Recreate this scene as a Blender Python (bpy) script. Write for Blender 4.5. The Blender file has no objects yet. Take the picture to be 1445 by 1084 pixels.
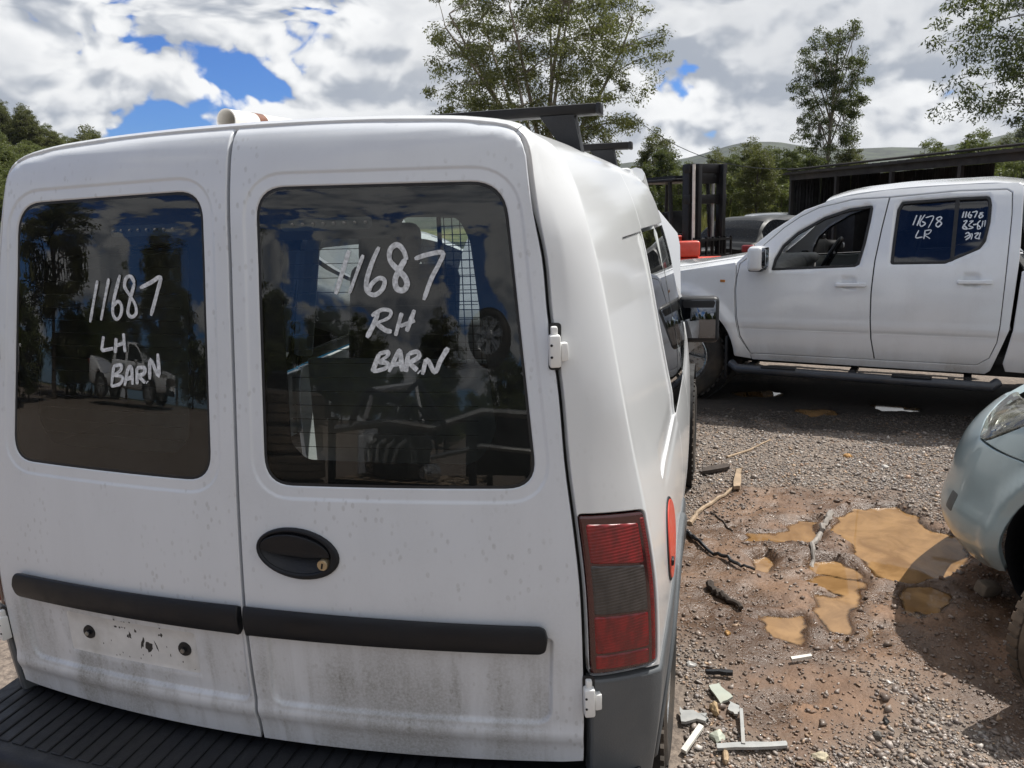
import bpy, bmesh, math, random
import numpy as np
from mathutils import Vector, Matrix, geometry

random.seed(7); RNG = np.random.default_rng(7)
SC = bpy.context.scene
COL = SC.collection
R = math.radians

# ------------------------------------------------------------------ camera
def camera():
    yaw, pitch, roll = R(15.05), R(12.49), R(-2.1)
    f = Vector((-math.sin(yaw)*math.cos(pitch), math.cos(yaw)*math.cos(pitch), -math.sin(pitch)))
    r = Vector((math.cos(yaw), math.sin(yaw), 0)); u = r.cross(f)
    r2 = r*math.cos(roll)+u*math.sin(roll); u2 = u*math.cos(roll)-r*math.sin(roll)
    cd = bpy.data.cameras.new('camera'); co = bpy.data.objects.new('camera', cd); COL.objects.link(co)
    cd.sensor_width = 36; cd.lens = 1085/1445*36; cd.clip_start = .05; cd.clip_end = 8000
    m = Matrix((( r2.x, u2.x, -f.x, .928), (r2.y, u2.y, -f.y, -1.254), (r2.z, u2.z, -f.z, 1.600), (0, 0, 0, 1)))
    co.matrix_world = m
    SC.camera = co
camera()

# ------------------------------------------------------------------ sky, sun, exposure
SUN_DIR = Vector((.46, .45, 1.0)).normalized()
SUN_EL = math.asin(SUN_DIR.z); SUN_AZ = math.atan2(SUN_DIR.x, SUN_DIR.y)
def nd(nt, t, **kw):
    n = nt.nodes.new(t)
    for k, v in kw.items():
        if k.startswith('i_'):
            n.inputs[int(k[2:])].default_value = v
        else:
            setattr(n, k, v)
    return n
def mth(nt, op, a, b=None, c=None, clamp=False):
    n = nt.nodes.new('ShaderNodeMath'); n.operation = op; n.use_clamp = clamp
    for i, x in enumerate((a, b, c)):
        if x is None: continue
        if isinstance(x, (int, float)): n.inputs[i].default_value = x
        else: nt.links.new(x, n.inputs[i])
    return n.outputs[0]
def vmth(nt, op, a, b=None, scale=None):
    n = nt.nodes.new('ShaderNodeVectorMath'); n.operation = op
    for i, x in enumerate((a, b)):
        if x is None: continue
        if isinstance(x, (tuple, list, Vector)): n.inputs[i].default_value = tuple(x)
        else: nt.links.new(x, n.inputs[i])
    if scale is not None:
        if isinstance(scale, (int, float)): n.inputs[3].default_value = scale
        else: nt.links.new(scale, n.inputs[3])
    return n.outputs['Value'] if op in ('DOT_PRODUCT', 'LENGTH', 'DISTANCE') else n.outputs[0]
def mixc(nt, fac, a, b, blend='MIX'):
    n = nt.nodes.new('ShaderNodeMix'); n.data_type = 'RGBA'; n.blend_type = blend
    for i, x in ((0, fac), (6, a), (7, b)):
        if isinstance(x, (int, float)): n.inputs[i].default_value = x
        elif isinstance(x, (tuple, list)): n.inputs[i].default_value = tuple(x) if len(x) == 4 else tuple(x)+(1,)
        else: nt.links.new(x, n.inputs[i])
    return n.outputs[2]
def mixf(nt, fac, a, b):
    n = nt.nodes.new('ShaderNodeMix'); n.data_type = 'FLOAT'
    for i, x in ((0, fac), (2, a), (3, b)):
        if isinstance(x, (int, float)): n.inputs[i].default_value = x
        else: nt.links.new(x, n.inputs[i])
    return n.outputs[0]
def noise(nt, vec, scale, detail=4, rough=.5, dist=0, lac=2.0):
    n = nt.nodes.new('ShaderNodeTexNoise')
    n.inputs['Scale'].default_value = scale; n.inputs['Detail'].default_value = detail
    n.inputs['Roughness'].default_value = rough; n.inputs['Distortion'].default_value = dist
    n.inputs['Lacunarity'].default_value = lac
    if vec is not None: nt.links.new(vec, n.inputs['Vector'])
    return n.outputs[0]
def ramp(nt, v, lo, hi, a=0., b=1., smooth=True):
    n = nt.nodes.new('ShaderNodeMapRange'); n.interpolation_type = 'SMOOTHSTEP' if smooth else 'LINEAR'
    nt.links.new(v, n.inputs[0])
    n.inputs[1].default_value = lo; n.inputs[2].default_value = hi; n.inputs[3].default_value = a; n.inputs[4].default_value = b
    return n.outputs[0]

def sky():
    w = bpy.data.worlds.new('World'); SC.world = w; w.use_nodes = True
    nt = w.node_tree; nt.nodes.clear()
    out = nd(nt, 'ShaderNodeOutputWorld'); bg = nd(nt, 'ShaderNodeBackground')
    st = nd(nt, 'ShaderNodeTexSky'); st.sky_type = 'NISHITA'; st.sun_disc = False
    st.sun_elevation = SUN_EL; st.sun_rotation = SUN_AZ; st.air_density = 1.0; st.dust_density = .3; st.ozone_density = 2.0
    tc = nd(nt, 'ShaderNodeTexCoord'); d = tc.outputs['Generated']
    sep = nd(nt, 'ShaderNodeSeparateXYZ'); nt.links.new(d, sep.inputs[0])
    z = sep.outputs[2]
    # cloud coordinates: upright billows low in the sky, a flat deck overhead
    inv = mth(nt, 'DIVIDE', 1.0, mth(nt, 'ADD', mth(nt, 'MAXIMUM', z, .22), .18))
    flat = vmth(nt, 'MULTIPLY', d, (1, 1, 1.45))
    p = vmth(nt, 'SCALE', flat, None, inv)
    off = vmth(nt, 'ADD', p, (4.4, 4.4, 3.3))
    def billow(v, fine=True):
        wrp = nd(nt, 'ShaderNodeTexNoise'); wrp.inputs['Scale'].default_value = 2.6; wrp.inputs['Detail'].default_value = 2; nt.links.new(v, wrp.inputs[0])
        vw = vmth(nt, 'ADD', v, vmth(nt, 'SCALE', vmth(nt, 'SUBTRACT', wrp.outputs[1], (.5, .5, .5)), None, .22))
        n = noise(nt, vw, 2.9, 8 if fine else 4, .50)
        tot = None
        for sc, am in ((5.2, .22), (12., .12))+(((27., .06),) if fine else ()):
            vo = nd(nt, 'ShaderNodeTexVoronoi'); vo.feature = 'F1'; vo.inputs['Scale'].default_value = sc; nt.links.new(vw, vo.inputs['Vector'])
            q = mth(nt, 'MULTIPLY', mth(nt, 'SUBTRACT', .45, vo.outputs['Distance']), am); tot = q if tot is None else mth(nt, 'ADD', tot, q)
        return mth(nt, 'ADD', n, tot)
    big = noise(nt, off, 1.05, 2, .5)
    bil = billow(off)
    bil2 = billow(vmth(nt, 'ADD', off, (SUN_DIR.x*.04, SUN_DIR.y*.04, .075)), False)
    # broken cumulus in the west (left), closing up to a full deck in the east (right)
    side = vmth(nt, 'DOT_PRODUCT', d, (math.cos(R(15)), math.sin(R(15)), 0))
    cover = ramp(nt, side, -.70, .35, .020, .22)
    dens = mth(nt, 'ADD', mth(nt, 'ADD', mth(nt, 'MULTIPLY', big, .55), mth(nt, 'MULTIPLY', bil, .75)), cover)
    mask = ramp(nt, dens, .615, .665)
    thick = ramp(nt, dens, .70, 1.0)
    edge = mth(nt, 'SUBTRACT', bil, bil2)
    lit = ramp(nt, edge, -.13, .10)
    soft = noise(nt, off, 1.7, 6, .55)
    c = mixc(nt, lit, (.50, .55, .64), (1.22, 1.23, 1.24))
    c = mixc(nt, mth(nt, 'MULTIPLY', thick, .50), c, (.58, .62, .69))
    c = mixc(nt, ramp(nt, soft, .45, .75, 0, .28), c, (1.0, 1.0, 1.0))
    skyc = vmth(nt, 'MULTIPLY', st.outputs[0], (.046, .080, .145))
    low = ramp(nt, z, -.02, .07, .22, 0)
    col = mixc(nt, mask, skyc, c)
    col = mixc(nt, low, col, (.72, .77, .82))
    grd = ramp(nt, z, -.03, -.005, 1, 0)
    col = mixc(nt, grd, col, (.16, .13, .10))
    nt.links.new(col, bg.inputs[0]); bg.inputs[1].default_value = .60
    w.cycles.sampling_method = 'MANUAL'; w.cycles.sample_map_resolution = 512
    nt.links.new(bg.outputs[0], out.inputs[0])
sky()

def sun():
    l = bpy.data.lights.new('sun', 'SUN'); l.energy = 4.3; l.angle = R(.5); l.color = (1, .965, .91)
    o = bpy.data.objects.new('sun', l); COL.objects.link(o)
    o.rotation_euler = SUN_DIR.to_track_quat('Z', 'Y').to_euler(); o.location = (4, 6, 12)
sun()
SC.view_settings.view_transform = 'Standard'; SC.view_settings.look = 'None'
SC.view_settings.exposure = 0.42; SC.view_settings.gamma = 1
SC.render.engine = 'CYCLES'
SC.cycles.use_denoising = True
SC.cycles.max_bounces = 8; SC.cycles.transparent_max_bounces = 24
SC.cycles.caustics_reflective = False; SC.cycles.caustics_refractive = False

# ------------------------------------------------------------------ helpers: objects
def tag(o, label, cat, group=None):
    o['label'] = label; o['category'] = cat
    if group: o['group'] = group
    return o
def struct(o):
    o['kind'] = 'structure'; return o
def stuff(o):
    o['kind'] = 'stuff'; return o
def link(name, me, mat=None, parent=None, loc=None):
    o = bpy.data.objects.new(name, me); COL.objects.link(o)
    if mat is not None:
        me.materials.append(mat) if len(me.materials) == 0 else None
    if parent is not None: o.parent = parent
    if loc is not None: o.location = loc
    return o
def empty(name, loc=(0, 0, 0), rz=0, label=None, cat=None, group=None):
    o = bpy.data.objects.new(name, None); COL.objects.link(o)
    o.location = loc; o.rotation_euler = (0, 0, rz); o.empty_display_size = .2
    if label: tag(o, label, cat, group)
    return o
def copy_tree(o, parent=None):
    c = o.copy(); COL.objects.link(c); c.parent = parent
    for ch in o.children:
        copy_tree(ch, c)
    return c
def mesh(name, V, F, smooth=35):
    me = bpy.data.meshes.new(name)
    me.from_pydata([tuple(v) for v in V], [], [tuple(f) for f in F]); me.update()
    if smooth:
        me.polygons.foreach_set('use_smooth', [True]*len(me.polygons))
        me.set_sharp_from_angle(angle=R(smooth))
    return me

class MB:
    """collects shapes into one mesh"""
    def __init__(s): s.V = []; s.F = []
    def add(s, V, F):
        n = len(s.V); s.V += [tuple(v) for v in V]; s.F += [tuple(i+n for i in f) for f in F]; return s
    def box(s, c, size, rot=None, bevel=0, seg=2):
        bm = bmesh.new(); bmesh.ops.create_cube(bm, size=1.0)
        for v in bm.verts: v.co = Vector((v.co.x*size[0], v.co.y*size[1], v.co.z*size[2]))
        if bevel: bmesh.ops.bevel(bm, geom=list(bm.edges), offset=bevel, segments=seg, affect='EDGES', profile=.5)
        M = Matrix.Identity(3) if rot is None else (rot if isinstance(rot, Matrix) else Matrix.Rotation(rot[2], 3, 'Z') @ Matrix.Rotation(rot[1], 3, 'Y') @ Matrix.Rotation(rot[0], 3, 'X'))
        c = Vector(c); bm.verts.index_update()
        V = [c + M @ v.co for v in bm.verts]; F = [[v.index for v in f.verts] for f in bm.faces]; bm.free()
        return s.add(V, F)
    def tube(s, pts, r, n=8, cap=True, flat=None):
        pts = [Vector(p) for p in pts]; m = len(pts); rs = r if isinstance(r, (list, tuple)) else [r]*m
        V = []; prev = None
        for i, p in enumerate(pts):
            t = (pts[min(i+1, m-1)] - pts[max(i-1, 0)])
            t = t.normalized() if t.length > 1e-9 else Vector((0, 0, 1))
            if prev is None:
                a = t.orthogonal().normalized()
            else:
                a = (prev - t*prev.dot(t)); a = a.normalized() if a.length > 1e-6 else t.orthogonal().normalized()
            prev = a; b = t.cross(a)
            for k in range(n):
                w = 2*math.pi*k/n; V.append(p + (a*math.cos(w) + b*math.sin(w))*rs[i])
        F = [(i*n+k, i*n+(k+1) % n, (i+1)*n+(k+1) % n, (i+1)*n+k) for i in range(m-1) for k in range(n)]
        if cap: F += [tuple(range(n))[::-1], tuple(range((m-1)*n, m*n))]
        return s.add(V, F)
    def lathe(s, prof, c=(0, 0, 0), axis=(0, 0, 1), n=24, closed=False):
        """prof: list of (radius, height along axis)"""
        ax = Vector(axis).normalized(); a = ax.orthogonal().normalized(); b = ax.cross(a); c = Vector(c)
        V = []; m = len(prof)
        for r, h in prof:
            for k in range(n):
                w = 2*math.pi*k/n; V.append(c + ax*h + (a*math.cos(w)+b*math.sin(w))*max(r, 1e-5))
        F = []
        for i in range(m if closed else m-1):
            j = (i+1) % m
            for k in range(n): F.append((i*n+k, i*n+(k+1) % n, j*n+(k+1) % n, j*n+k))
        return s.add(V, F)
    def prism(s, poly, h, M=None):
        """poly: 2D points (x,y); extruded 0..h in z; M 4x4 places it"""
        n = len(poly); M = M or Matrix.Identity(4)
        V = [M @ Vector((x, y, 0)) for x, y in poly] + [M @ Vector((x, y, h)) for x, y in poly]
        F = [tuple(range(n))[::-1], tuple(range(n, 2*n))] + [(i, (i+1) % n, n+(i+1) % n, n+i) for i in range(n)]
        return s.add(V, F)
    def grid(s, P):
        """P: array (m,n,3)"""
        m, n = P.shape[:2]
        F = [(i*n+j, i*n+j+1, (i+1)*n+j+1, (i+1)*n+j) for i in range(m-1) for j in range(n-1)]
        return s.add(P.reshape(-1, 3), F)
    def build(s, name, mat, parent=None, loc=None, smooth=35):
        return link(name, mesh(name, s.V, s.F, smooth), mat, parent, loc)

# ------------------------------------------------------------------ helpers: curved sheet-metal panels
def rpoly(pts, rad, seg=6):
    """polygon with rounded corners; rad: number or list"""
    n = len(pts); out = []
    rad = rad if isinstance(rad, (list, tuple)) else [rad]*n
    for i in range(n):
        p = Vector(pts[i]); a = Vector(pts[i-1])-p; b = Vector(pts[(i+1) % n])-p; r = rad[i]
        if r <= 1e-6: out.append((p.x, p.y)); continue
        la, lb = a.length, b.length; a.normalize(); b.normalize()
        ang = math.acos(max(-1, min(1, a.dot(b))))
        d = min(r/math.tan(ang/2), la*.49, lb*.49)
        p0, p1 = p+a*d, p+b*d
        for k in range(seg+1):
            t = k/seg; q = p0*(1-t)**2 + p*2*t*(1-t) + p1*t*t; out.append((q.x, q.y))
    return out
def area2(p): return sum(p[i-1][0]*p[i][1]-p[i][0]*p[i-1][1] for i in range(len(p)))/2
def densify(poly, res):
    out = []; n = len(poly)
    for i in range(n):
        a = np.array(poly[i]); b = np.array(poly[(i+1) % n]); k = max(1, int(np.ceil(np.hypot(*(b-a))/res)))
        for j in range(k): out.append(tuple(a+(b-a)*j/k))
    return out
def inside(P, poly):
    P = np.asarray(P, float); q = np.asarray(poly, float); x, y = P[:, 0], P[:, 1]; c = np.zeros(len(P), bool)
    for i in range(len(q)):
        x0, y0 = q[i-1]; x1, y1 = q[i]
        if y0 == y1: continue
        m = ((y0 > y) != (y1 > y)) & (x < (x1-x0)*(y-y0)/(y1-y0)+x0); c ^= m
    return c
def sdf(P, poly):
    """signed distance to polygon outline, negative inside"""
    P = np.asarray(P, float); q = np.asarray(poly, float); d = np.full(len(P), 1e9)
    for i in range(len(q)):
        a = q[i-1]; b = q[i]; ab = b-a; L = (ab@ab)+1e-12
        t = np.clip(((P-a)@ab)/L, 0, 1); e = P-a-t[:, None]*ab; d = np.minimum(d, np.hypot(e[:, 0], e[:, 1]))
    return np.where(inside(P, poly), -d, d)
def sstep(x, a, b):
    t = np.clip((x-a)/(b-a), 0, 1); return t*t*(3-2*t)
def inset(poly, r):
    q = np.asarray(poly, float); n = len(q); out = []
    for i in range(n):
        e1 = q[i]-q[i-1]; e2 = q[(i+1) % n]-q[i]
        n1 = np.array([-e1[1], e1[0]]); n2 = np.array([-e2[1], e2[0]])
        n1 /= np.hypot(*n1)+1e-12; n2 /= np.hypot(*n2)+1e-12
        m = n1+n2; L = np.hypot(*m)
        m = m/L if L > 1e-6 else n1
        k = r/max(.5, m@n1); out.append(tuple(q[i]+m*k))
    return out
def patch_mesh(name, poly, fn, res=.03, t=.02, r=.004, holes=(), off=0., sgn=1., lines=()):
    """fn(uv Nx2)->Nx3 surface; outward normal = sgn * du x dv; off moves it out along the normal; rim rolls back r then t deep"""
    poly = list(poly)
    if area2(poly) < 0: poly = poly[::-1]
    def nodup(p):
        q = [p[0]]
        for a in p[1:]:
            if math.hypot(a[0]-q[-1][0], a[1]-q[-1][1]) > 1e-5: q.append(a)
        if math.hypot(q[0][0]-q[-1][0], q[0][1]-q[-1][1]) < 1e-5: q.pop()
        return q
    loops = [densify(nodup(poly), res)]
    for h in holes:
        h = list(h)
        if area2(h) > 0: h = h[::-1]
        loops.append(densify(nodup(h), res))
    ins = [inset(l, r) for l in loops]
    pts = []; edges = []; spans = []
    for l in loops+ins:
        n0 = len(pts); pts += l; edges += [(n0+i, n0+(i+1) % len(l)) for i in range(len(l))]; spans.append((n0, len(l)))
    q = np.array(loops[0]); lo, hi = q.min(0), q.max(0)
    gx = np.arange(lo[0]+res/2, hi[0], res); gy = np.arange(lo[1]+res/2, hi[1], res)
    if len(gx) and len(gy):
        g = np.stack(np.meshgrid(gx, gy), -1).reshape(-1, 2)
        keep = inside(g, loops[0])
        for h in loops[1:]: keep &= ~inside(g, h)
        g = g[keep]
        if len(g):
            dd = np.full(len(g), 1e9)
            for l in loops: dd = np.minimum(dd, np.abs(sdf(g, l)))
            g = g[dd > max(res*.45, r*1.5)]
        pts += [tuple(p) for p in g]
    for ln in lines:                      # pressed creases: rows of vertices along given polylines
        cl_ = math.hypot(ln[0][0]-ln[-1][0], ln[0][1]-ln[-1][1]) < .05 and len(ln) > 3
        l = np.array(densify(ln, res) if cl_ else [p for a_, b_ in zip(ln[:-1], ln[1:]) for p in densify([a_, b_], res)[:max(1, len(densify([a_, b_], res))//2)]]+[ln[-1]]); ok_ = inside(l, loops[0])
        for h in loops[1:]: ok_ &= ~inside(l, h)
        dl = np.full(len(l), 1e9)
        for q_ in loops: dl = np.minimum(dl, np.abs(sdf(l, q_)))
        ok_ &= dl > r*1.6
        closed = math.hypot(ln[0][0]-ln[-1][0], ln[0][1]-ln[-1][1]) < .05 and len(ln) > 3
        n0 = len(pts); pts += [tuple(p) for p in l]; m_ = len(l)
        for i in range(m_ if closed else m_-1):
            j = (i+1) % m_
            if ok_[i] and ok_[j]: edges.append((n0+i, n0+j))
        for i in range(m_):
            if not ok_[i]: pts[n0+i] = pts[0]
    res_ = geometry.delaunay_2d_cdt([Vector(p) for p in pts], edges, [], 0, 1e-7, True)
    vv = np.array([tuple(v) for v in res_[0]]); ff = np.array([f for f in res_[2] if len(f) == 3])
    cen = vv[ff].mean(1); ok = inside(cen, loops[0])
    for h in loops[1:]: ok &= ~inside(cen, h)
    ff = ff[ok]
    orig = res_[3]
    src = {}
    for i, o in enumerate(orig):
        for k in o: src[k] = i
    def pos(uv): return np.asarray(fn(uv), float)
    def nrm(uv):
        e = .0015
        a = pos(uv+[e, 0])-pos(uv-[e, 0]); b = pos(uv+[0, e])-pos(uv-[0, e])
        n = np.cross(a, b)*sgn; return n/(np.linalg.norm(n, axis=1)[:, None]+1e-12)
    P = pos(vv); N = nrm(vv); P0 = P.copy(); P = P+N*off
    depth = np.zeros(len(vv)); NN = N.copy()
    for (n0, L), l in zip(spans[:len(loops)], loops):
        idx = np.array([src[n0+i] for i in range(L)])
        d2 = np.array(l)-np.array(inset(l, 1e-3)); d2 /= np.linalg.norm(d2, axis=1)[:, None]+1e-12
        e = 2e-3
        tv = pos(vv[idx]+d2*e)-pos(vv[idx]-d2*e); tv /= np.linalg.norm(tv, axis=1)[:, None]+1e-12
        P[idx] -= N[idx]*r; NN[idx] = N[idx]*.55+tv*.83
    V = [P]; NRM = [NN]; F = [tuple(f) for f in (ff if sgn > 0 else ff[:, ::-1])]
    base = len(vv)
    for (n0, L), l in zip(spans[:len(loops)], loops):
        idx = np.array([src[n0+i] for i in range(L)])
        top = P[idx]; bot = P[idx]-N[idx]*max(t-r, 1e-4)
        tn = (NN[idx]-N[idx]*.55); tn /= np.linalg.norm(tn, axis=1)[:, None]+1e-12
        V += [top, bot]; NRM += [tn, tn]
        for i in range(L):
            j = (i+1) % L; f = (base+i, base+L+i, base+L+j, base+j)
            F.append(f if sgn > 0 else f[::-1])
        base += 2*L
    V = np.concatenate(V); NRM = np.concatenate(NRM); NRM /= np.linalg.norm(NRM, axis=1)[:, None]+1e-12
    me = bpy.data.meshes.new(name); me.from_pydata(V.tolist(), [], F)
    me.polygons.foreach_set('use_smooth', [True]*len(me.polygons))
    me.update()
    me.normals_split_custom_set_from_vertices(NRM.tolist())
    return me
def patch(name, poly, fn, mat, parent, **kw):
    return link(name, patch_mesh(name, poly, fn, **kw), mat, parent)
def mirror_mesh(me, fn):
    """copy of a mesh with points (and custom normals) sent through a reflection fn: Vector->Vector"""
    V = [fn(v.co) for v in me.vertices]; z = fn(Vector((0, 0, 0)))
    n = [None]*len(V)
    for l in me.loops: n[l.vertex_index] = l
    cn = me.corner_normals
    NR = [(0, 0, 1)]*len(V)
    for i, l in enumerate(me.loops): NR[l.vertex_index] = tuple((fn(Vector(cn[i].vector))-z).normalized())
    F = [tuple(p.vertices)[::-1] for p in me.polygons]
    m2 = bpy.data.meshes.new(me.name); m2.from_pydata([tuple(v) for v in V], [], F)
    m2.polygons.foreach_set('use_smooth', [True]*len(F)); m2.update()
    m2.normals_split_custom_set_from_vertices(NR)
    for m in me.materials: m2.materials.append(m)
    return m2
def spl(xs, ys):
    """smooth 1D table (Catmull-Rom style cubic Hermite), vectorised"""
    xs = np.asarray(xs, float); ys = np.asarray(ys, float)
    m = np.gradient(ys, xs)
    def f(x):
        x = np.clip(np.asarray(x, float), xs[0], xs[-1]); i = np.clip(np.searchsorted(xs, x)-1, 0, len(xs)-2)
        h = xs[i+1]-xs[i]; t = (x-xs[i])/h
        return (2*t**3-3*t**2+1)*ys[i]+(t**3-2*t**2+t)*h*m[i]+(-2*t**3+3*t**2)*ys[i+1]+(t**3-t**2)*h*m[i+1]
    return f
def ribbon(strokes, fn, width, parent, name, mat, off=.0015, thick=.0012, sgn=1.):
    """hand-drawn strokes (lists of 2D points) laid on surface fn"""
    mb = MB()
    for st in strokes:
        p = np.array(st, float)
        if len(p) == 2: p = np.array([p[0], (p[0]*2+p[1])/3, (p[0]+p[1]*2)/3, p[1]])
        k = np.arange(len(p)); m = (len(p)-1)*5+1; tt = np.linspace(0, len(p)-1, m)
        q = np.stack([spl(k, p[:, 0])(tt), spl(k, p[:, 1])(tt)], 1)
        d = np.gradient(q, axis=0); d /= np.hypot(d[:, 0], d[:, 1])[:, None]+1e-12; nn = np.stack([-d[:, 1], d[:, 0]], 1)
        w = width*np.clip(.95+.22*np.cumsum(RNG.normal(0, .35, m))*.5, .62, 1.3)*np.where((np.arange(m) == 0) | (np.arange(m) == m-1), .6, 1)
        e = 1e-3
        S = fn(q); a = fn(q+[e, 0])-fn(q-[e, 0]); b = fn(q+[0, e])-fn(q-[0, e]); N = np.cross(a, b)*sgn; N /= np.linalg.norm(N, axis=1)[:, None]
        L = fn(q+nn*w[:, None]/2)+N*off; Rr = fn(q-nn*w[:, None]/2)+N*off
        P = np.stack([L, L+N*thick, Rr+N*thick, Rr], 1)
        mb.grid(P)
    return mb.build(name, mat, parent, smooth=0)
# ------------------------------------------------------------------ materials
MAT = {}
def new_mat(name):
    m = bpy.data.materials.new(name); m.use_nodes = True; nt = m.node_tree
    b = nt.nodes['Principled BSDF']; MAT[name] = m
    return m, nt, b
def bump(nt, b, h, strength=.3, dist=.01):
    n = nd(nt, 'ShaderNodeBump'); n.inputs['Strength'].default_value = strength; n.inputs['Distance'].default_value = dist
    nt.links.new(h, n.inputs['Height']); nt.links.new(n.outputs[0], b.inputs['Normal'])
def basic(name, col, rough=.5, metal=0, var=.15, scale=8, coat=0, bmp=0, bscale=60, spec=.5, dirt=None, dirt_amt=.4, rvar=.12):
    """principled with noise variation in colour and roughness, optional bump and blotchy dirt"""
    m, nt, b = new_mat(name); tc = nd(nt, 'ShaderNodeTexCoord').outputs['Object']
    n1 = noise(nt, tc, scale, 6, .6)
    c = mixc(nt, ramp(nt, n1, .25, .75), tuple(x*(1-var) for x in col), tuple(min(1, x*(1+var)) for x in col))
    if dirt:
        n2 = noise(nt, tc, scale*.37, 8, .65)
        c = mixc(nt, ramp(nt, n2, .45, .75, 0, dirt_amt), c, dirt)
    nt.links.new(c, b.inputs['Base Color'])
    n3 = noise(nt, tc, scale*2.3, 5, .6)
    nt.links.new(ramp(nt, n3, .3, .7, max(.02, rough-rvar), min(1, rough+rvar)), b.inputs['Roughness'])
    b.inputs['Metallic'].default_value = metal; b.inputs['Coat Weight'].default_value = coat; b.inputs['Coat Roughness'].default_value = .06
    b.inputs['Specular IOR Level'].default_value = spec
    if bmp: bump(nt, b, noise(nt, tc, bscale, 5, .6), bmp, .004)
    return m
def dirty_paint(name, col, dirt=(.22, .20, .17), spots=.35, streak=.5, zlo=.45, zhi=.85, coat=.6, rough=.35):
    """car paint with water spots, streaks of grime that thicken low down, grainy film"""
    m, nt, b = new_mat(name); tc = nd(nt, 'ShaderNodeTexCoord').outputs['Object']
    sep = nd(nt, 'ShaderNodeSeparateXYZ'); nt.links.new(tc, sep.inputs[0])
    film = noise(nt, tc, 3.2, 8, .62)
    grain = noise(nt, tc, 190, 3, .7)
    st = vmth(nt, 'MULTIPLY', tc, (26, 26, 1.3)); stk = noise(nt, st, 1, 7, .6)
    stw = vmth(nt, 'MULTIPLY', tc, (6, 6, .9)); stk2 = noise(nt, stw, 1, 6, .6, .4)
    vo = nd(nt, 'ShaderNodeTexVoronoi'); vo.inputs['Scale'].default_value = 62; vo.inputs['Randomness'].default_value = 1
    nt.links.new(vmth(nt, 'ADD', vmth(nt, 'MULTIPLY', tc, (1, 1, .62)), vmth(nt, 'SCALE', nd(nt, 'ShaderNodeTexNoise').outputs[1], None, .01)), vo.inputs['Vector'])
    rare = noise(nt, tc, 5.5, 5, .6)
    spot = mth(nt, 'MULTIPLY', ramp(nt, vo.outputs[0], .16, .30, 1, 0), ramp(nt, rare, .42, .60))
    lowm = ramp(nt, sep.outputs[2], zlo, zhi, 1, 0)
    d1 = mth(nt, 'MULTIPLY', ramp(nt, stk2, .40, .68), mth(nt, 'MULTIPLY', mth(nt, 'ADD', lowm, .12), streak))
    d1b = mth(nt, 'MULTIPLY', ramp(nt, stk, .52, .72), mth(nt, 'MULTIPLY', mth(nt, 'ADD', lowm, .05), streak*.5))
    d2 = mth(nt, 'MULTIPLY', spot, spots)
    d3 = mth(nt, 'MULTIPLY', ramp(nt, film, .46, .72), mth(nt, 'ADD', mth(nt, 'MULTIPLY', lowm, .25), .10))
    tot = mth(nt, 'ADD', mth(nt, 'ADD', d1, d1b), mth(nt, 'ADD', d2, d3))
    tot = mth(nt, 'MULTIPLY', tot, ramp(nt, grain, .25, .75, .55, 1.25), clamp=True)
    c = mixc(nt, tot, col, dirt)
    nt.links.new(c, b.inputs['Base Color'])
    nt.links.new(mixf(nt, tot, rough, .8), b.inputs['Roughness'])
    nt.links.new(mth(nt, 'MULTIPLY', mth(nt, 'SUBTRACT', 1.0, tot), coat), b.inputs['Coat Weight'])
    b.inputs['Coat Roughness'].default_value = .10
    return m
def glass(name, tint=(.35, .38, .38), refl=1.5, haze=.02, dust=(.5, .48, .44)):
    """thin pane: tinted straight-through light plus mirror reflection by angle, a little dust"""
    m, nt, b = new_mat(name); nt.nodes.remove(b); out = nt.nodes['Material Output']
    tr = nd(nt, 'ShaderNodeBsdfTransparent'); tr.inputs[0].default_value = (*tint, 1)
    gl = nd(nt, 'ShaderNodeBsdfGlossy'); gl.inputs[0].default_value = (1, 1, 1, 1); gl.inputs['Roughness'].default_value = .0
    df = nd(nt, 'ShaderNodeBsdfDiffuse'); df.inputs[0].default_value = (*dust, 1)
    fr = nd(nt, 'ShaderNodeFresnel'); fr.inputs[0].default_value = refl
    tc = nd(nt, 'ShaderNodeTexCoord').outputs['Object']
    n = noise(nt, tc, 9, 7, .65)
    m1 = nd(nt, 'ShaderNodeMixShader'); nt.links.new(ramp(nt, n, .35, .8, haze*.4, haze*2), m1.inputs[0])
    nt.links.new(tr.outputs[0], m1.inputs[1]); nt.links.new(df.outputs[0], m1.inputs[2])
    m2 = nd(nt, 'ShaderNodeMixShader'); nt.links.new(fr.outputs[0], m2.inputs[0])
    nt.links.new(m1.outputs[0], m2.inputs[1]); nt.links.new(gl.outputs[0], m2.inputs[2])
    nt.links.new(m2.outputs[0], out.inputs[0])
    return m
def lens(name, col, rough=.08):
    """ribbed coloured lamp lens"""
    m, nt, b = new_mat(name); tc = nd(nt, 'ShaderNodeTexCoord').outputs['Object']
    st = vmth(nt, 'MULTIPLY', tc, (60, 60, 25)); w = noise(nt, st, 1, 3, .5)
    wv = nd(nt, 'ShaderNodeTexWave'); wv.inputs['Scale'].default_value = 50; wv.bands_direction = 'Z'; wv.inputs['Distortion'].default_value = .0
    nt.links.new(tc, wv.inputs[0])
    c = mixc(nt, ramp(nt, w, .3, .7), tuple(x*.6 for x in col), tuple(min(1, x*1.15) for x in col))
    nt.links.new(c, b.inputs['Base Color']); b.inputs['Roughness'].default_value = .35
    b.inputs['Coat Weight'].default_value = .55; b.inputs['Coat Roughness'].default_value = rough
    bump(nt, b, wv.outputs[1], .3, .002)
    return m

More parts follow.
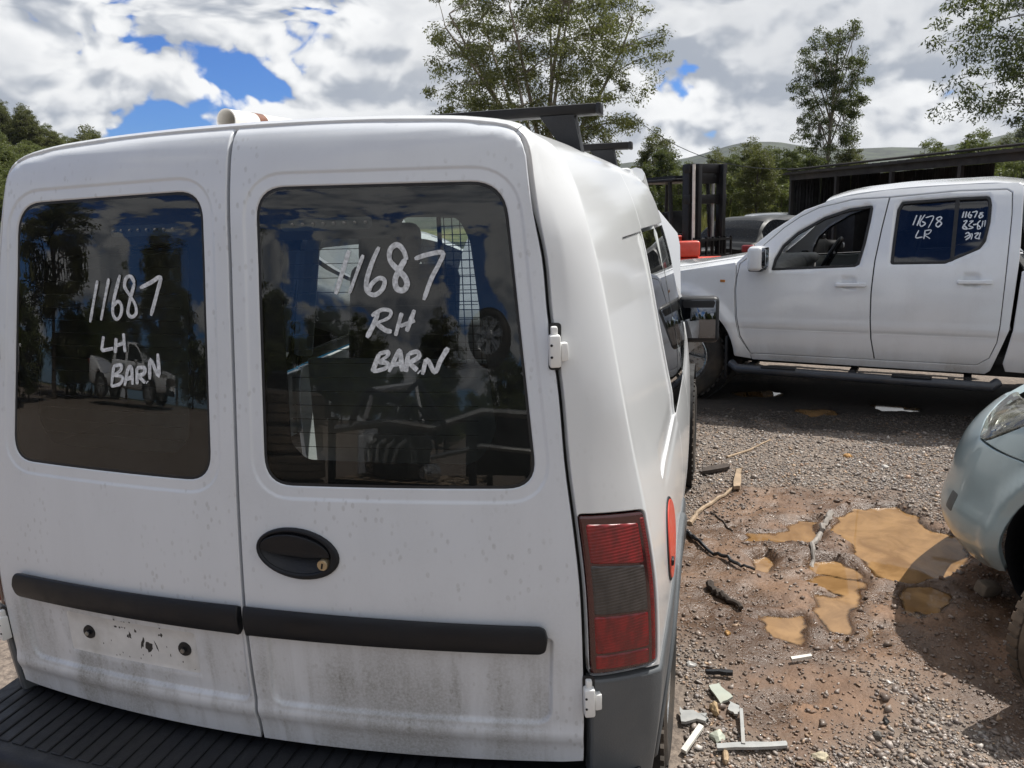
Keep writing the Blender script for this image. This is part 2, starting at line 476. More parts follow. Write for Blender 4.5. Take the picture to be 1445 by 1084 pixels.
WHITE = dirty_paint('van_paint', (.67, .695, .73), (.30, .295, .28), .30, .62, .66, .84, .6, .34)
WHITE_SIDE = dirty_paint('van_paint_side', (.69, .70, .705), (.42, .40, .37), .10, .15, .3, .9, .7, .3)
UTE_WHITE = dirty_paint('ute_paint', (.72, .73, .745), (.26, .22, .17), .06, .38, .30, .60, 1.0, .18)
SILVER = dirty_paint('silver_paint', (.37, .465, .485), (.30, .26, .20), .05, .3, .1, .45, 1, .28)
SILVER.node_tree.nodes['Principled BSDF'].inputs['Metallic'].default_value = .18
BLACK_PL = basic('black_plastic', (.011, .012, .015), .50, bmp=.25, bscale=220, var=.2, dirt=(.07, .066, .06), dirt_amt=.22, spec=.4)
TRIM = basic('dark_trim', (.008, .009, .012), .45, bmp=.12, bscale=300, var=.15, dirt=(.05, .05, .05), dirt_amt=.15, scale=5, spec=.35)
GREY_PL = basic('grey_cladding', (.10, .108, .115), .5, bmp=.2, bscale=260, var=.12, dirt=(.22, .2, .17), dirt_amt=.35, scale=4)
RUBBER = basic('tyre_rubber', (.022, .021, .020), .78, bmp=.3, bscale=120, var=.25, dirt=(.16, .12, .085), dirt_amt=.6, scale=5)
RUBBER_DUSTY = basic('dusty_tyre_rubber', (.085, .068, .052), .85, bmp=.3, bscale=120, var=.25, dirt=(.30, .22, .15), dirt_amt=.7, scale=5)
SEAL = basic('rubber_seal', (.012, .012, .013), .6, var=.1)
DARK = basic('dark_cavity', (.010, .010, .011), .8, var=.2)
FRIT = basic('black_glass_border', (.004, .004, .005), .5, var=.05)
ALLOY = basic('alloy', (.55, .56, .57), .3, .85, var=.1, dirt=(.25, .2, .15), dirt_amt=.35)
STEEL = basic('bare_steel', (.33, .33, .32), .42, .8, var=.2, dirt=(.2, .13, .08), dirt_amt=.4)
BLACK_METAL = basic('black_metal', (.007, .007, .008), .45, 0, var=.2, dirt=(.035, .028, .022), dirt_amt=.3, spec=.3)
CHALK = basic('chalk_pen', (.60, .62, .64), .7, var=.35, scale=130)
GLASS = glass('tinted_glass', (.58, .62, .61), 1.54, .012)
GLASS_CLEAR = glass('clear_glass', (.84, .88, .87), 1.5, .025)
GLASS_DARK = glass('dark_glass', (.10, .12, .15), 1.34, .02)
RED_LENS = lens('red_lens', (.22, .003, .005))
SMOKE_LENS = lens('smoked_lens', (.045, .038, .036))
AMBER = lens('amber_lens', (.6, .22, .03))
INT_GREY = basic('interior_trim', (.12, .125, .13), .75, var=.12, bmp=.2)
LINING = basic('van_lining', (.52, .54, .53), .75, var=.12, bmp=.2)
UTE_DASH = basic('ute_dash', (.27, .265, .25), .6, var=.15, bmp=.2)
SMOKED = basic('smoked_window', (.006, .007, .009), .20, var=.2, spec=.15)
INT_LIGHT = basic('headliner', (.50, .50, .48), .85, var=.08)
FABRIC = basic('seat_fabric', (.045, .048, .055), .9, var=.2, scale=40, bmp=.3, bscale=300)
MIRROR = basic('mirror_glass', (.16, .17, .19), .03, 1.0, var=.02, rvar=.01)
CHROME = basic('chrome', (.75, .75, .75), .12, 1.0, var=.05, rvar=.05)
BRASS = basic('lock_brass', (.55, .45, .30), .3, .9, var=.15)
PVC = basic('white_pvc', (.78, .74, .68), .4, var=.06, dirt=(.45, .38, .3), dirt_amt=.35)
BROWN_TAPE = basic('brown_band', (.16, .06, .03), .6, var=.3, scale=30)
RED_PL = basic('red_plastic', (.62, .06, .035), .4, var=.12, coat=.2, dirt=(.5, .25, .2), dirt_amt=.3)
# ================================================================== the yard: ground, puddles, gravel
PUD = [
 [(1.53, 2.60), (1.551, 2.816), (1.721, 2.941), (1.882, 2.993), (1.936, 2.858), (1.99, 2.70), (2.12, 2.59), (2.03, 2.38), (1.90, 2.19), (1.774, 2.114), (1.671, 2.144), (1.603, 2.234), (1.575, 2.45)],
 [(1.086, 2.249), (1.164, 2.282), (1.216, 2.181), (1.169, 2.085), (1.104, 2.108)],
 [(1.36, 2.76), (1.44, 2.728), (1.427, 2.466), (1.328, 2.409), (1.31, 2.572)],
 [(1.39, 2.267), (1.49, 2.249), (1.574, 2.143), (1.502, 2.12), (1.392, 2.155)],
 [(1.338, 2.05), (1.415, 2.114), (1.574, 2.061), (1.505, 1.935), (1.425, 1.965)],
 [(1.355, 1.882), (1.492, 1.936), (1.450, 1.655), (1.386, 1.655), (1.366, 1.756)],
 [(1.732, 2.054), (1.842, 2.070), (1.874, 1.964), (1.816, 1.845), (1.70, 1.815), (1.712, 1.936)],
 [(1.173, 1.69), (1.292, 1.727), (1.292, 1.609), (1.235, 1.523), (1.17, 1.56)],
 [(1.11, 2.494), (1.31, 2.572), (1.4, 2.503), (1.265, 2.398), (1.091, 2.407)],
 [(1.55, 5.02), (1.80, 5.10), (1.86, 4.90), (1.66, 4.84)], [(2.15, 5.25), (2.5, 5.2), (2.45, 5.05), (2.2, 5.08)], [(1.1, 5.6), (1.4, 5.7), (1.5, 5.5), (1.2, 5.45)],
]
WATER = -.012
_ng = RNG.random((12, 64, 64))
def vnoise(x, y, sc, k=0):
    """value noise, vectorised, -1..1"""
    g = _ng[k % 12]; u = np.asarray(x)*sc; v = np.asarray(y)*sc; i = np.floor(u).astype(int); j = np.floor(v).astype(int); f = u-i; h = v-j
    f = f*f*(3-2*f); h = h*h*(3-2*h); a = g[i % 64, j % 64]; b = g[(i+1) % 64, j % 64]; c = g[i % 64, (j+1) % 64]; d = g[(i+1) % 64, (j+1) % 64]
    return ((a*(1-f)+b*f)*(1-h)+(c*(1-f)+d*f)*h)*2-1
def fbm(x, y, sc, oct=5, k=0, gain=.5):
    return sum(vnoise(x, y, sc*2.03**o, k+o)*gain**o for o in range(oct))
def mudness(x, y):
    d = np.hypot((x-1.42)/.78, (y-2.12)/.98); d2 = np.hypot((x-1.22)/.30, (y-1.22)/.38); d3 = np.hypot((x-2.1)/.55, (y-1.7)/.9)
    m = np.maximum.reduce([sstep(d+.22*fbm(x, y, 2.6, 4, 1), 1.12, .78), .85*sstep(d2+.25*fbm(x, y, 5, 3, 2), 1.25, .6), .75*sstep(d3+.25*fbm(x, y, 3, 3, 4), 1.2, .7)])
    return m
def hills(x, y):
    """big lie of the land"""
    az = np.arctan2(x-.93, y+1.25); d = np.hypot(x-.93, y+1.25)
    h = 21*np.exp(-((az+1.02)/.30)**2)*sstep(d, 45, 150)*(1+.15*np.sin(d*.05))                # wooded hill, left
    h = h+24*np.exp(-((az-.62)/.30)**2)*sstep(d, 110, 300)                                       # wooded hill, right
    h = h+1.15*sstep(-y, 5.5, 20)*sstep(-x, 2, 11)                                               # bank behind the camera
    h = h+.5*sstep(y, 26, 40)*sstep(np.abs(az+.2), .7, .3)
    h = h-.22*np.exp(-((y-18.5)/3.2)**2)*np.exp(-((x-2.2)/2.2)**2)
    far = sstep(d, 900, 1700)*sstep(d, 3000, 2000)
    h = h+far*(98+20*np.sin(az*5.3+1.0)+10*np.sin(az*19+.5)+5*np.sin(az*43))*(.9+.1*vnoise(x, y, .004, 3)+.03*vnoise(x, y, .016, 5))*sstep(np.cos(az-.05), .2, .6)
    return h
def height(x, y):
    x = np.asarray(x, float); y = np.asarray(y, float)
    near = sstep(np.hypot(x-1.5, y-2), 14, 5)
    m = mudness(x, y)
    z = near*(.006*fbm(x, y, 1.3, 3, 5)+.004*fbm(x, y, 9, 4, 6)) + .008
    z = z + near*m*(.016*fbm(x, y, 5.5, 4, 7)+.010*np.abs(vnoise(x+.3*vnoise(x, y, 3, 2), y*1.4, 11, 8))-.004)
    rut = np.exp(-((x-1.50-.12*(y-1.9)+.05*np.sin(y*9))/.05)**2)*sstep(np.abs(y-1.85), .55, .2); z = z - .018*rut*near
    P = np.stack([x.ravel(), y.ravel()], 1)
    dep = np.full(len(P), 9.); sel = (P[:, 0] > .8) & (P[:, 0] < 3) & (P[:, 1] > 1.2) & (P[:, 1] < 6)
    if sel.any():
        q = P[sel]; w = q + .034*np.stack([fbm(q[:, 0], q[:, 1], 8, 4, 3), fbm(q[:, 0], q[:, 1], 8, 4, 9)], 1); dd = np.full(len(q), 9.)
        for p in PUD: dd = np.minimum(dd, sdf(w, p))
        dep[sel] = dd
    dep = dep.reshape(x.shape)
    z = np.where(dep < .08, np.maximum(z, WATER+.010), z)
    k = sstep(dep, .055, -.030); z = z*(1-k)+(WATER-.030)*k
    return z + hills(x, y)
def axis(lo, hi, f0, f1, step, grow=1.22):
    a = list(np.arange(f0, f1+1e-6, step)); s = step; v = f1
    while v < hi: s *= grow; v += s; a.append(min(v, hi))
    s = step; v = f0
    while v > lo: s *= grow; v -= s; a.insert(0, max(v, lo))
    return np.array(a)
def ground_mat():
    m, nt, b = new_mat('yard_ground'); tc = nd(nt, 'ShaderNodeTexCoord').outputs['Object']
    at = nd(nt, 'ShaderNodeVertexColor'); at.layer_name = 'soil_and_shade'
    sp = nd(nt, 'ShaderNodeSeparateColor'); nt.links.new(at.outputs[0], sp.inputs[0])
    mud, wet, grass = sp.outputs[0], sp.outputs[1], sp.outputs[2]
    n1 = noise(nt, tc, 2.3, 9, .62); n2 = noise(nt, tc, 38, 6, .68); n3 = noise(nt, tc, 210, 4, .65)
    vo = nd(nt, 'ShaderNodeTexVoronoi'); vo.inputs['Scale'].default_value = 75; nt.links.new(tc, vo.inputs['Vector'])
    grv = mixc(nt, ramp(nt, n2, .3, .72), (.095, .074, .060), (.28, .225, .18))
    grv = mixc(nt, ramp(nt, n3, .55, .8, 0, .5), grv, (.46, .42, .37))
    mdc = mixc(nt, ramp(nt, n1, .3, .7), (.155, .080, .043), (.32, .185, .105))
    mdc = mixc(nt, ramp(nt, n2, .4, .75, 0, .55), mdc, (.10, .062, .042))
    c = mixc(nt, mud, grv, mdc)
    c = mixc(nt, mth(nt, 'MULTIPLY', wet, .60), c, (.030, .021, .015))
    c = mixc(nt, at.outputs['Alpha'], c, mixc(nt, ramp(nt, n2, .35, .7), (.012, .010, .009), (.040, .032, .026)))  # alpha: shade under the ute, painted into the ground colour
    ln = vmth(nt, 'LENGTH', tc)
    gr = mixc(nt, ramp(nt, noise(nt, tc, .55, 8, .6), .35, .7), (.075, .10, .022), (.24, .22, .075))
    gr = mixc(nt, ramp(nt, ln, 52, 75), gr, mixc(nt, ramp(nt, noise(nt, tc, .030, 10, .72), .40, .60), (.008, .013, .009), (.040, .054, .030)))
    c = mixc(nt, grass, c, gr)
    nt.links.new(c, b.inputs['Base Color'])
    nt.links.new(mixf(nt, wet, ramp(nt, n2, .3, .7, .78, .95), ramp(nt, n2, .3, .7, .16, .50)), b.inputs['Roughness'])
    hsum = mth(nt, 'ADD', mth(nt, 'MULTIPLY', n2, .7), mth(nt, 'ADD', mth(nt, 'MULTIPLY', n3, .25), mth(nt, 'MULTIPLY', vo.outputs[0], -.25)))
    bump(nt, b, hsum, .7, .012)
    return m
def ground():
    xs = axis(-3200, 3200, .72, 3.0, .0155); ys = axis(-400, 3300, .45, 5.0, .0165)
    X, Y = np.meshgrid(xs, ys, indexing='ij'); Z = height(X, Y)
    n = len(ys); idx = np.arange(len(xs)*n).reshape(len(xs), n)
    F = np.stack([idx[:-1, :-1], idx[1:, :-1], idx[1:, 1:], idx[:-1, 1:]], -1).reshape(-1, 4)
    me = bpy.data.meshes.new('ground'); V = np.stack([X, Y, Z], -1).reshape(-1, 3)
    me.from_pydata(V.tolist(), [], F.tolist()); me.polygons.foreach_set('use_smooth', [True]*len(me.polygons)); me.update()
    mu = mudness(X, Y).ravel(); ute_shade = .95*sstep(np.hypot((X-1.9)/2.6, (Y-5.3)/.95)+.25*fbm(X, Y, 1.7, 4, 2), 1.05, .75).ravel()  # second mask: near-black patch painted to deepen the shadow under the ute
    wet = np.clip(mu*(.80+.6*fbm(X, Y, 4, 3, 10).ravel())+.9*sstep(Z.ravel()-hills(X, Y).ravel(), .004, -.008)*(mu > .02), 0, 1)
    az = np.arctan2(X-.93, Y+1.25).ravel(); d = np.hypot(X-.93, Y+1.25).ravel()
    gr = np.maximum.reduce([sstep(Y.ravel(), 25, 30), sstep(d, 40, 55)])
    ca = me.color_attributes.new('soil_and_shade', 'FLOAT_COLOR', 'POINT')
    ca.data.foreach_set('color', np.stack([mu, wet, gr, ute_shade], 1).astype(np.float32).ravel())
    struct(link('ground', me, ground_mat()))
    # muddy water: turbid, so it hides the bed more the deeper it stands
    m, nt, b = new_mat('muddy_water'); tc = nd(nt, 'ShaderNodeTexCoord').outputs['Object']
    at = nd(nt, 'ShaderNodeVertexColor'); at.layer_name = 'depth'
    sp = nd(nt, 'ShaderNodeSeparateColor'); nt.links.new(at.outputs[0], sp.inputs[0])
    c = mixc(nt, ramp(nt, noise(nt, tc, 6, 6, .62, .8), .3, .7), (.19, .105, .042), (.33, .195, .085))
    nt.links.new(c, b.inputs['Base Color']); b.inputs['Roughness'].default_value = .03; b.inputs['IOR'].default_value = 1.33; b.inputs['Coat Weight'].default_value = .5; b.inputs['Coat Roughness'].default_value = .01
    bump(nt, b, noise(nt, tc, 11, 3, .5), .02, .01)
    tr = nd(nt, 'ShaderNodeBsdfTransparent'); tr.inputs[0].default_value = (.80, .66, .50, 1); gl = nd(nt, 'ShaderNodeBsdfGlossy'); gl.inputs['Roughness'].default_value = .02
    fr = nd(nt, 'ShaderNodeFresnel'); fr.inputs[0].default_value = 1.38
    m0 = nd(nt, 'ShaderNodeMixShader'); nt.links.new(fr.outputs[0], m0.inputs[0]); nt.links.new(tr.outputs[0], m0.inputs[1]); nt.links.new(gl.outputs[0], m0.inputs[2])
    m1 = nd(nt, 'ShaderNodeMixShader'); nt.links.new(ramp(nt, sp.outputs[0], 0, .75), m1.inputs[0]); nt.links.new(m0.outputs[0], m1.inputs[1]); nt.links.new(b.outputs[0], m1.inputs[2])
    nt.links.new(m1.outputs[0], nt.nodes['Material Output'].inputs[0])
    GRP = [[0], [1], [2, 8], [3, 4, 5], [6], [7], [9], [10], [11]]
    for k, g in enumerate(GRP):
        allp = np.concatenate([np.array(PUD[i]) for i in g]); lo, hi = allp.min(0)-.10, allp.max(0)+.10; st = .012 if g[0] < 9 else .03
        gx = np.arange(lo[0], hi[0], st); gy = np.arange(lo[1], hi[1], st); GX, GY = np.meshgrid(gx, gy, indexing='ij')
        pt = np.stack([GX.ravel(), GY.ravel()], 1); H_ = height(GX, GY).ravel(); w = WATER+.0003*k
        dep = np.clip((w-H_)/.022, 0, 1); sd = np.array([sdf(pt, o) for o in PUD]); own = np.isin(sd.argmin(0), g) & (sd.min(0) < .09)
        ii = np.arange(len(pt)).reshape(GX.shape); F = np.stack([ii[:-1, :-1], ii[1:, :-1], ii[1:, 1:], ii[:-1, 1:]], -1).reshape(-1, 4)
        F = F[own[F].all(1)]
        me = bpy.data.meshes.new('puddle'); me.from_pydata(np.concatenate([pt, np.full((len(pt), 1), w)], 1).tolist(), [], F.tolist()); me.update()
        ca = me.color_attributes.new('depth', 'FLOAT_COLOR', 'POINT'); ca.data.foreach_set('color', np.stack([dep, dep, dep, np.ones_like(dep)], 1).astype(np.float32).ravel())
        struct(link('puddle', me, m))
ground()

ICO_V = None
def ico():
    bm = bmesh.new(); bmesh.ops.create_icosphere(bm, subdivisions=1, radius=1); bm.verts.index_update()
    v = np.array([tuple(x.co) for x in bm.verts]); f = np.array([[q.index for q in t.verts] for t in bm.faces]); bm.free(); return v, f
def scatter_stones(name, P, size, cols, mat, flat=.62):
    """many small stones in one mesh"""
    v = np.array([(1, 0, 0), (-1, 0, 0), (0, 1, 0), (0, -1, 0), (.2, .1, 1), (-.1, -.2, -1), (.62, .62, .45), (-.6, -.6, .5)]); f = np.array([(0, 6, 4), (6, 2, 4), (2, 1, 4), (1, 7, 4), (7, 3, 4), (3, 0, 4), (0, 2, 6), (1, 3, 7), (2, 0, 5), (1, 2, 5), (3, 1, 5), (0, 3, 5)])
    n = len(P); nv = len(v)
    V = v[None]*(1+RNG.normal(0, .16, (n, nv, 1)))+RNG.normal(0, .16, (n, nv, 3))
    sc = size[:, None]*np.stack([RNG.uniform(.75, 1.35, n), RNG.uniform(.6, 1.1, n), RNG.uniform(.40, .9, n)*flat/.62], 1)
    V = V*sc[:, None, :]
    a = RNG.uniform(0, 2*np.pi, n); ca, sa = np.cos(a), np.sin(a); t = RNG.normal(0, .35, n); ct, s_ = np.cos(t), np.sin(t)
    y = V[..., 1]*ct[:, None]-V[..., 2]*s_[:, None]; z = V[..., 1]*s_[:, None]+V[..., 2]*ct[:, None]; x = V[..., 0]
    V = np.stack([x*ca[:, None]-y*sa[:, None], x*sa[:, None]+y*ca[:, None], z], -1)+P[:, None, :]
    F = (f[None]+(np.arange(n)*nv)[:, None, None]).reshape(-1, 3)
    me = bpy.data.meshes.new(name); me.vertices.add(n*nv); me.vertices.foreach_set('co', V.astype(np.float32).ravel())
    me.loops.add(len(F)*3); me.loops.foreach_set('vertex_index', F.astype(np.int32).ravel())
    me.polygons.add(len(F)); me.polygons.foreach_set('loop_start', np.arange(0, len(F)*3, 3, dtype=np.int32)); me.update(calc_edges=True)
    cc = np.repeat(cols, nv, 0); ca_ = me.color_attributes.new('tint', 'FLOAT_COLOR', 'POINT')
    ca_.data.foreach_set('color', np.concatenate([cc, np.ones((len(cc), 1))], 1).astype(np.float32).ravel())
    return link(name, me, mat)
def stone_mat():
    m, nt, b = new_mat('stone'); at = nd(nt, 'ShaderNodeVertexColor'); at.layer_name = 'tint'
    tc = nd(nt, 'ShaderNodeTexCoord').outputs['Object']; n = noise(nt, tc, 160, 4, .6)
    nt.links.new(mixc(nt, ramp(nt, n, .3, .75, 0, .45), at.outputs[0], (.10, .075, .058)), b.inputs['Base Color'])
    nt.links.new(ramp(nt, noise(nt, tc, 40, 3, .5), .35, .7, .32, .8), b.inputs['Roughness'])
    return m
STONE = stone_mat()
PAL = np.array([(.26, .22, .19), (.20, .165, .14), (.32, .28, .25), (.15, .125, .11), (.42, .38, .34), (.30, .20, .14), (.36, .25, .16), (.23, .21, .20), (.12, .10, .09), (.50, .47, .43)])
def gravel():
    N = 280000
    x = RNG.uniform(.74, 3.3, N); y = .35+RNG.beta(1.0, 1.25, N)*4.6
    m = mudness(x, y); dens = (.16+.84*(1-m)**1.5)*(.55+.45*sstep(fbm(x, y, 3.1, 3, 11), -.5, .5))
    inp = np.zeros(N, bool); q = np.stack([x, y], 1)
    for p in PUD: inp |= sdf(q, p) < .03
    keep = (RNG.random(N) < dens*.58) & ~inp & ~((x < .86) & (y < 1.15) & (y > .5))
    x, y = x[keep], y[keep]; n = len(x)
    s = np.clip(RNG.lognormal(np.log(.0042), .50, n), .0025, .020); s = s
    z = height(x, y)+s*.22
    c = PAL[RNG.choice(len(PAL), n, p=[.2, .18, .14, .12, .07, .1, .06, .07, .04, .02])]*RNG.uniform(.7, 1.6, (n, 1))
    stone_shade = .8*sstep(np.hypot((x-1.9)/2.6, (y-5.3)/.95)+.25*fbm(x, y, 1.7, 4, 2), 1.05, .75)[:, None]; c = c*(1-stone_shade)  # stones under the ute tinted dark with the same painted shade
    mm = mudness(x, y)[:, None]; c = c*(1-.45*mm)+np.array([(.16, .095, .06)])*.45*mm
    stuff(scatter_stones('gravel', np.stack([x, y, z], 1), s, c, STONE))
gravel()
# ================================================================== loose things lying on the yard
def gz(x, y): return float(height(np.array([x]), np.array([y]))[0])
WOOD = basic('weathered_wood', (.34, .25, .165), .8, var=.25, scale=25, bmp=.3, bscale=90, dirt=(.14, .10, .07), dirt_amt=.5)
BARK = basic('dark_bark', (.055, .042, .034), .85, var=.3, scale=30, bmp=.4, bscale=80)
GREYST = basic('grey_sheet', (.36, .365, .355), .55, .2, var=.15, scale=12, dirt=(.25, .2, .15), dirt_amt=.45)
GREYGREEN = basic('pale_green_board', (.40, .43, .37), .7, var=.12, scale=20, dirt=(.28, .24, .18), dirt_amt=.4)
WHITEBIT = basic('white_scrap', (.66, .64, .58), .6, var=.1, scale=20, dirt=(.4, .33, .26), dirt_amt=.4)
def stick(name, label, pts, r, mat, cat='stick', lift=.6, n=7):
    P = []
    m = len(pts); tt = np.linspace(0, m-1, (m-1)*5+1)
    X = spl(np.arange(m), [p[0] for p in pts])(tt) if m > 2 else np.interp(tt, range(m), [p[0] for p in pts]); Y = spl(np.arange(m), [p[1] for p in pts])(tt) if m > 2 else np.interp(tt, range(m), [p[1] for p in pts])
    for i, (x, y) in enumerate(zip(X, Y)): P.append((x+random.gauss(0, r*.25), y+random.gauss(0, r*.25), gz(x, y)+r*lift+abs(random.gauss(0, r*.3))))
    o = MB().tube(P, [r*(1-.45*i/len(P))*(1+random.uniform(-.15, .15)) for i in range(len(P))], n).build(name, mat); return tag(o, label, cat)
def slab(name, label, quad, th, mat, cat, tilt=0, jag=0, lift=.012):
    q = [Vector((x, y, 0)) for x, y in quad]; c = sum(q, Vector())/len(q)
    poly = []
    for i in range(len(q)):
        a, b = q[i], q[(i+1) % len(q)]
        k = 4 if jag else 1
        for j in range(k):
            p = a.lerp(b, j/k); 
            if jag and j: p += Vector((random.uniform(-jag, jag), random.uniform(-jag, jag), 0))
            poly.append((p.x-c.x, p.y-c.y))
    if area2(poly) < 0: poly = poly[::-1]
    o = MB().prism(poly, th).build(name, mat, None, (c.x, c.y, gz(c.x, c.y)+lift), smooth=0)
    o.rotation_euler = (random.uniform(-.05, .05)+tilt, random.uniform(-.05, .05), 0); return tag(o, label, cat)
stick('broken_branch', 'pale bare stick leaning out from under the van, towards the ute', [(.825, 2.52), (.87, 2.70), (.925, 2.834), (1.047, 3.095)], .014, WOOD)
slab('wood_offcut', 'grey split wooden offcut at the end of the pale stick', [(1.075, 3.40), (1.105, 3.40), (1.085, 3.05), (1.05, 3.04)], .02, WOOD, 'wood', 0, .006)
stick('black_hose', 'black rubber hose end lying beside the van wheel cladding', [(.80, 2.43), (.84, 2.363), (.90, 2.26), (.977, 2.156), (1.05, 2.08), (1.116, 2.042)], .011, BLACK_PL, 'hose', 1.2)
stick('long_twig', 'long thin twig on the gravel, nearest the ute front wheel', [(1.026, 3.66), (1.17, 3.85), (1.316, 4.121)], .009, WOOD)
slab('bark_strip', 'dark curled bark strip on the gravel beside the van', [(.871, 3.28), (1.033, 3.40), (1.02, 3.46), (.87, 3.35)], .02, BARK, 'bark', 0, .01)
stick('curved_branch', 'grey curved branch lying across the mud between two puddles', [(1.528, 2.765), (1.475, 2.62), (1.44, 2.51), (1.40, 2.33), (1.374, 2.192)], .016, basic('grey_wood', (.26, .235, .21), .8, var=.25, scale=25, bmp=.3, bscale=90), 'branch')
stick('thin_twig', 'short dark twig beside the pale stick', [(.926, 2.711), (.98, 2.61), (1.036, 2.502)], .006, BARK)
stick('rotten_root', 'knobbly dark root lying in the mud near the van side', [(.926, 1.892), (.97, 1.82), (1.0, 1.80), (1.062, 1.71)], .017, BARK, 'root')
slab('white_scrap', 'small white scrap bar on the brown mud', [(1.217, 1.35), (1.288, 1.388), (1.284, 1.40), (1.213, 1.365)], .012, WHITEBIT, 'scrap')
slab('sheet_scrap', 'beige rectangular sheet piece on the gravel beside the van wheel', [(.934, 1.133), (.966, 1.150), (1.011, 1.085), (.972, 1.045)], .008, GREYGREEN, 'sheet', .08, .003)
slab('small_sheet_scrap', 'small broken grey sheet piece touching the upright metal strip', [(1.0, 1.066), (1.031, 1.046), (1.026, 1.006), (1.0, 1.018)], .008, GREYST, 'sheet', .05, .006)
slab('metal_strip', 'thin grey metal strip pointing away from the camera', [(1.030, 1.02), (1.040, 1.02), (1.042, .850), (1.031, .850)], .012, GREYST, 'metal strip')
slab('long_metal_strip', 'long grey metal strip lying left to right at the bottom edge', [(.958, .838), (1.16, .890), (1.163, .870), (.962, .818)], .010, GREYST, 'metal strip', 0, .002)
slab('broken_sheet', 'jagged grey sheet piece half under the van wheel', [(.845, .995), (.93, .975), (.925, .937), (.852, .925)], .010, GREYST, 'sheet', .1, .012)
slab('short_metal_strip', 'short pale metal strip slanting beside the van rear wheel', [(.857, .80), (.872, .79), (.921, .912), (.906, .922)], .010, WHITEBIT, 'metal strip')
slab('dark_strip', 'dark plastic strip lying on the gravel beside the van', [(.921, 1.218), (.955, 1.225), (1.013, 1.230), (1.013, 1.216), (.925, 1.205)], .014, BLACK_PL, 'plastic strip', 0, .004)
def rock(name, label, x, y, s, col, stretch=(1, 1, 1), rz=0):
    v, f = ico(); bm = bmesh.new(); bmesh.ops.create_icosphere(bm, subdivisions=2, radius=1)
    for q in bm.verts:
        k = 1+.22*math.sin(q.co.x*3.1+x*40)+.18*math.sin(q.co.y*4.3+y*30)+random.uniform(-.10, .10); q.co = Vector((q.co.x*k*s*stretch[0], q.co.y*k*s*stretch[1], q.co.z*k*s*stretch[2]))
    me = bpy.data.meshes.new(name); bm.to_mesh(me); bm.free()
    key = 'rock_%d' % int(col[0]*1000)
    o = link(name, me, MAT.get(key) or basic(key, col, .7, var=.25, scale=40, bmp=.4, bscale=90)); o.location = (x, y, gz(x, y)+s*.35*stretch[2]); o.rotation_euler = (0, 0, rz); return tag(o, label, 'stone')
rock('stone', 'tall ochre stone between the two sheet pieces', .951, 1.025, .020, (.42, .30, .17), (.75, 1.3, 1), .2)
rock('stone', 'flat pale green stone beside the short metal strip', .960, .895, .026, (.43, .46, .38), (1, 1.1, .5))
rock('stone', 'white stone close to the van side, nearest the dark strip', .873, 1.275, .014, (.60, .59, .56), (1.3, .8, .8))
rock('stone', 'orange stone lying on the shaded gravel edge', 1.764, 3.804, .022, (.50, .28, .10), (1.4, .8, .7))
rock('stone', 'ochre stone under the long metal strip', .985, .80, .016, (.44, .32, .2), (.8, 1.2, 1))
rock('stone', 'white stone on the gravel nearest the silver car', 1.95, 3.62, .020, (.55, .52, .48), (1.3, .9, .7))
rock('stone', 'black stone at the edge of the tan silt patch', 1.47, 1.07, .012, (.03, .03, .03), (1, 1, .9))
rock('stone', 'dark stone at the rim of the tan silt, lower right', 1.43, .995, .014, (.10, .09, .08), (1.2, .8, .9))
rock('stone', 'small orange stone near the root', 1.0, 1.49, .011, (.5, .3, .14), (1.2, .9, .8))
rock('stone', 'cream lump of dry clay on the gravel at the bottom edge', 1.25, .86, .020, (.46, .40, .28), (1.1, .9, .6))
MB().box((0, 0, 0), (.085, .06, .055), (.2, .15, .5), .012).build('concrete_block', basic('concrete', (.20, .16, .12), .85, var=.2, scale=25, bmp=.5, bscale=60))
o = bpy.data.objects['concrete_block']; o.location = (2.03, 2.02, gz(2.03, 2.02)+.028); tag(o, 'broken concrete block under the silver car bumper', 'block')
# ================================================================== white panel van (hero)
_P = spl([.40, .50, .66, .807, .95, 1.076, 1.3, 1.5, 1.683, 1.74, 1.80], [.022, .012, .001, 0, .011, .025, .055, .083, .112, .128, .160])
SECX = np.array([.79, .815, .838, .842, .834, .815, .793, .765, .738, .715, .688, .662, .630, .576, .48, .36, .2, .0])
SECZ = np.array([.22, .40, .60, .74, .90, 1.02, 1.13, 1.28, 1.42, 1.52, 1.61, 1.67, 1.722, 1.757, 1.780, 1.792, 1.799, 1.802])
_st = [SECZ[0]]
for i in range(1, len(SECZ)):
    _st.append(_st[-1] + (SECZ[i]-SECZ[i-1] if SECZ[i] <= 1.42 else math.hypot(SECX[i]-SECX[i-1], SECZ[i]-SECZ[i-1])))
SECT = np.array(_st)
_secx = spl(SECT, SECX); _secz = spl(SECT, SECZ)
TTOP = SECT[-1]
_ratio = spl([.22, .74, 1.02, 1.13, 1.28, 1.42, 1.52, SECT[10], SECT[12], SECT[13], SECT[15], TTOP], [.86, .837, .843, .848, .861, .865, .879, .889, .945, .993, 1.0, 1.0])
_drop = spl([.22, 1.42, SECT[11], SECT[13], SECT[15], TTOP], [0, 0, .003, .004, .008, .010])
def rear_y(x, z): return _P(z) + .12*x*x
def door_top(x):
    return np.interp(np.abs(x), (_secx(np.linspace(TTOP, 1.42, 80))*_ratio(np.linspace(TTOP, 1.42, 80))), _secz(np.linspace(TTOP, 1.42, 80))-_drop(np.linspace(TTOP, 1.42, 80)))
WIN_R = rpoly([(.060, 1.668), (.552, 1.660), (.613, 1.094), (.062, 1.087)], [.06, .075, .055, .06], 8)
WIN_L = [(-x, z) for x, z in WIN_R]
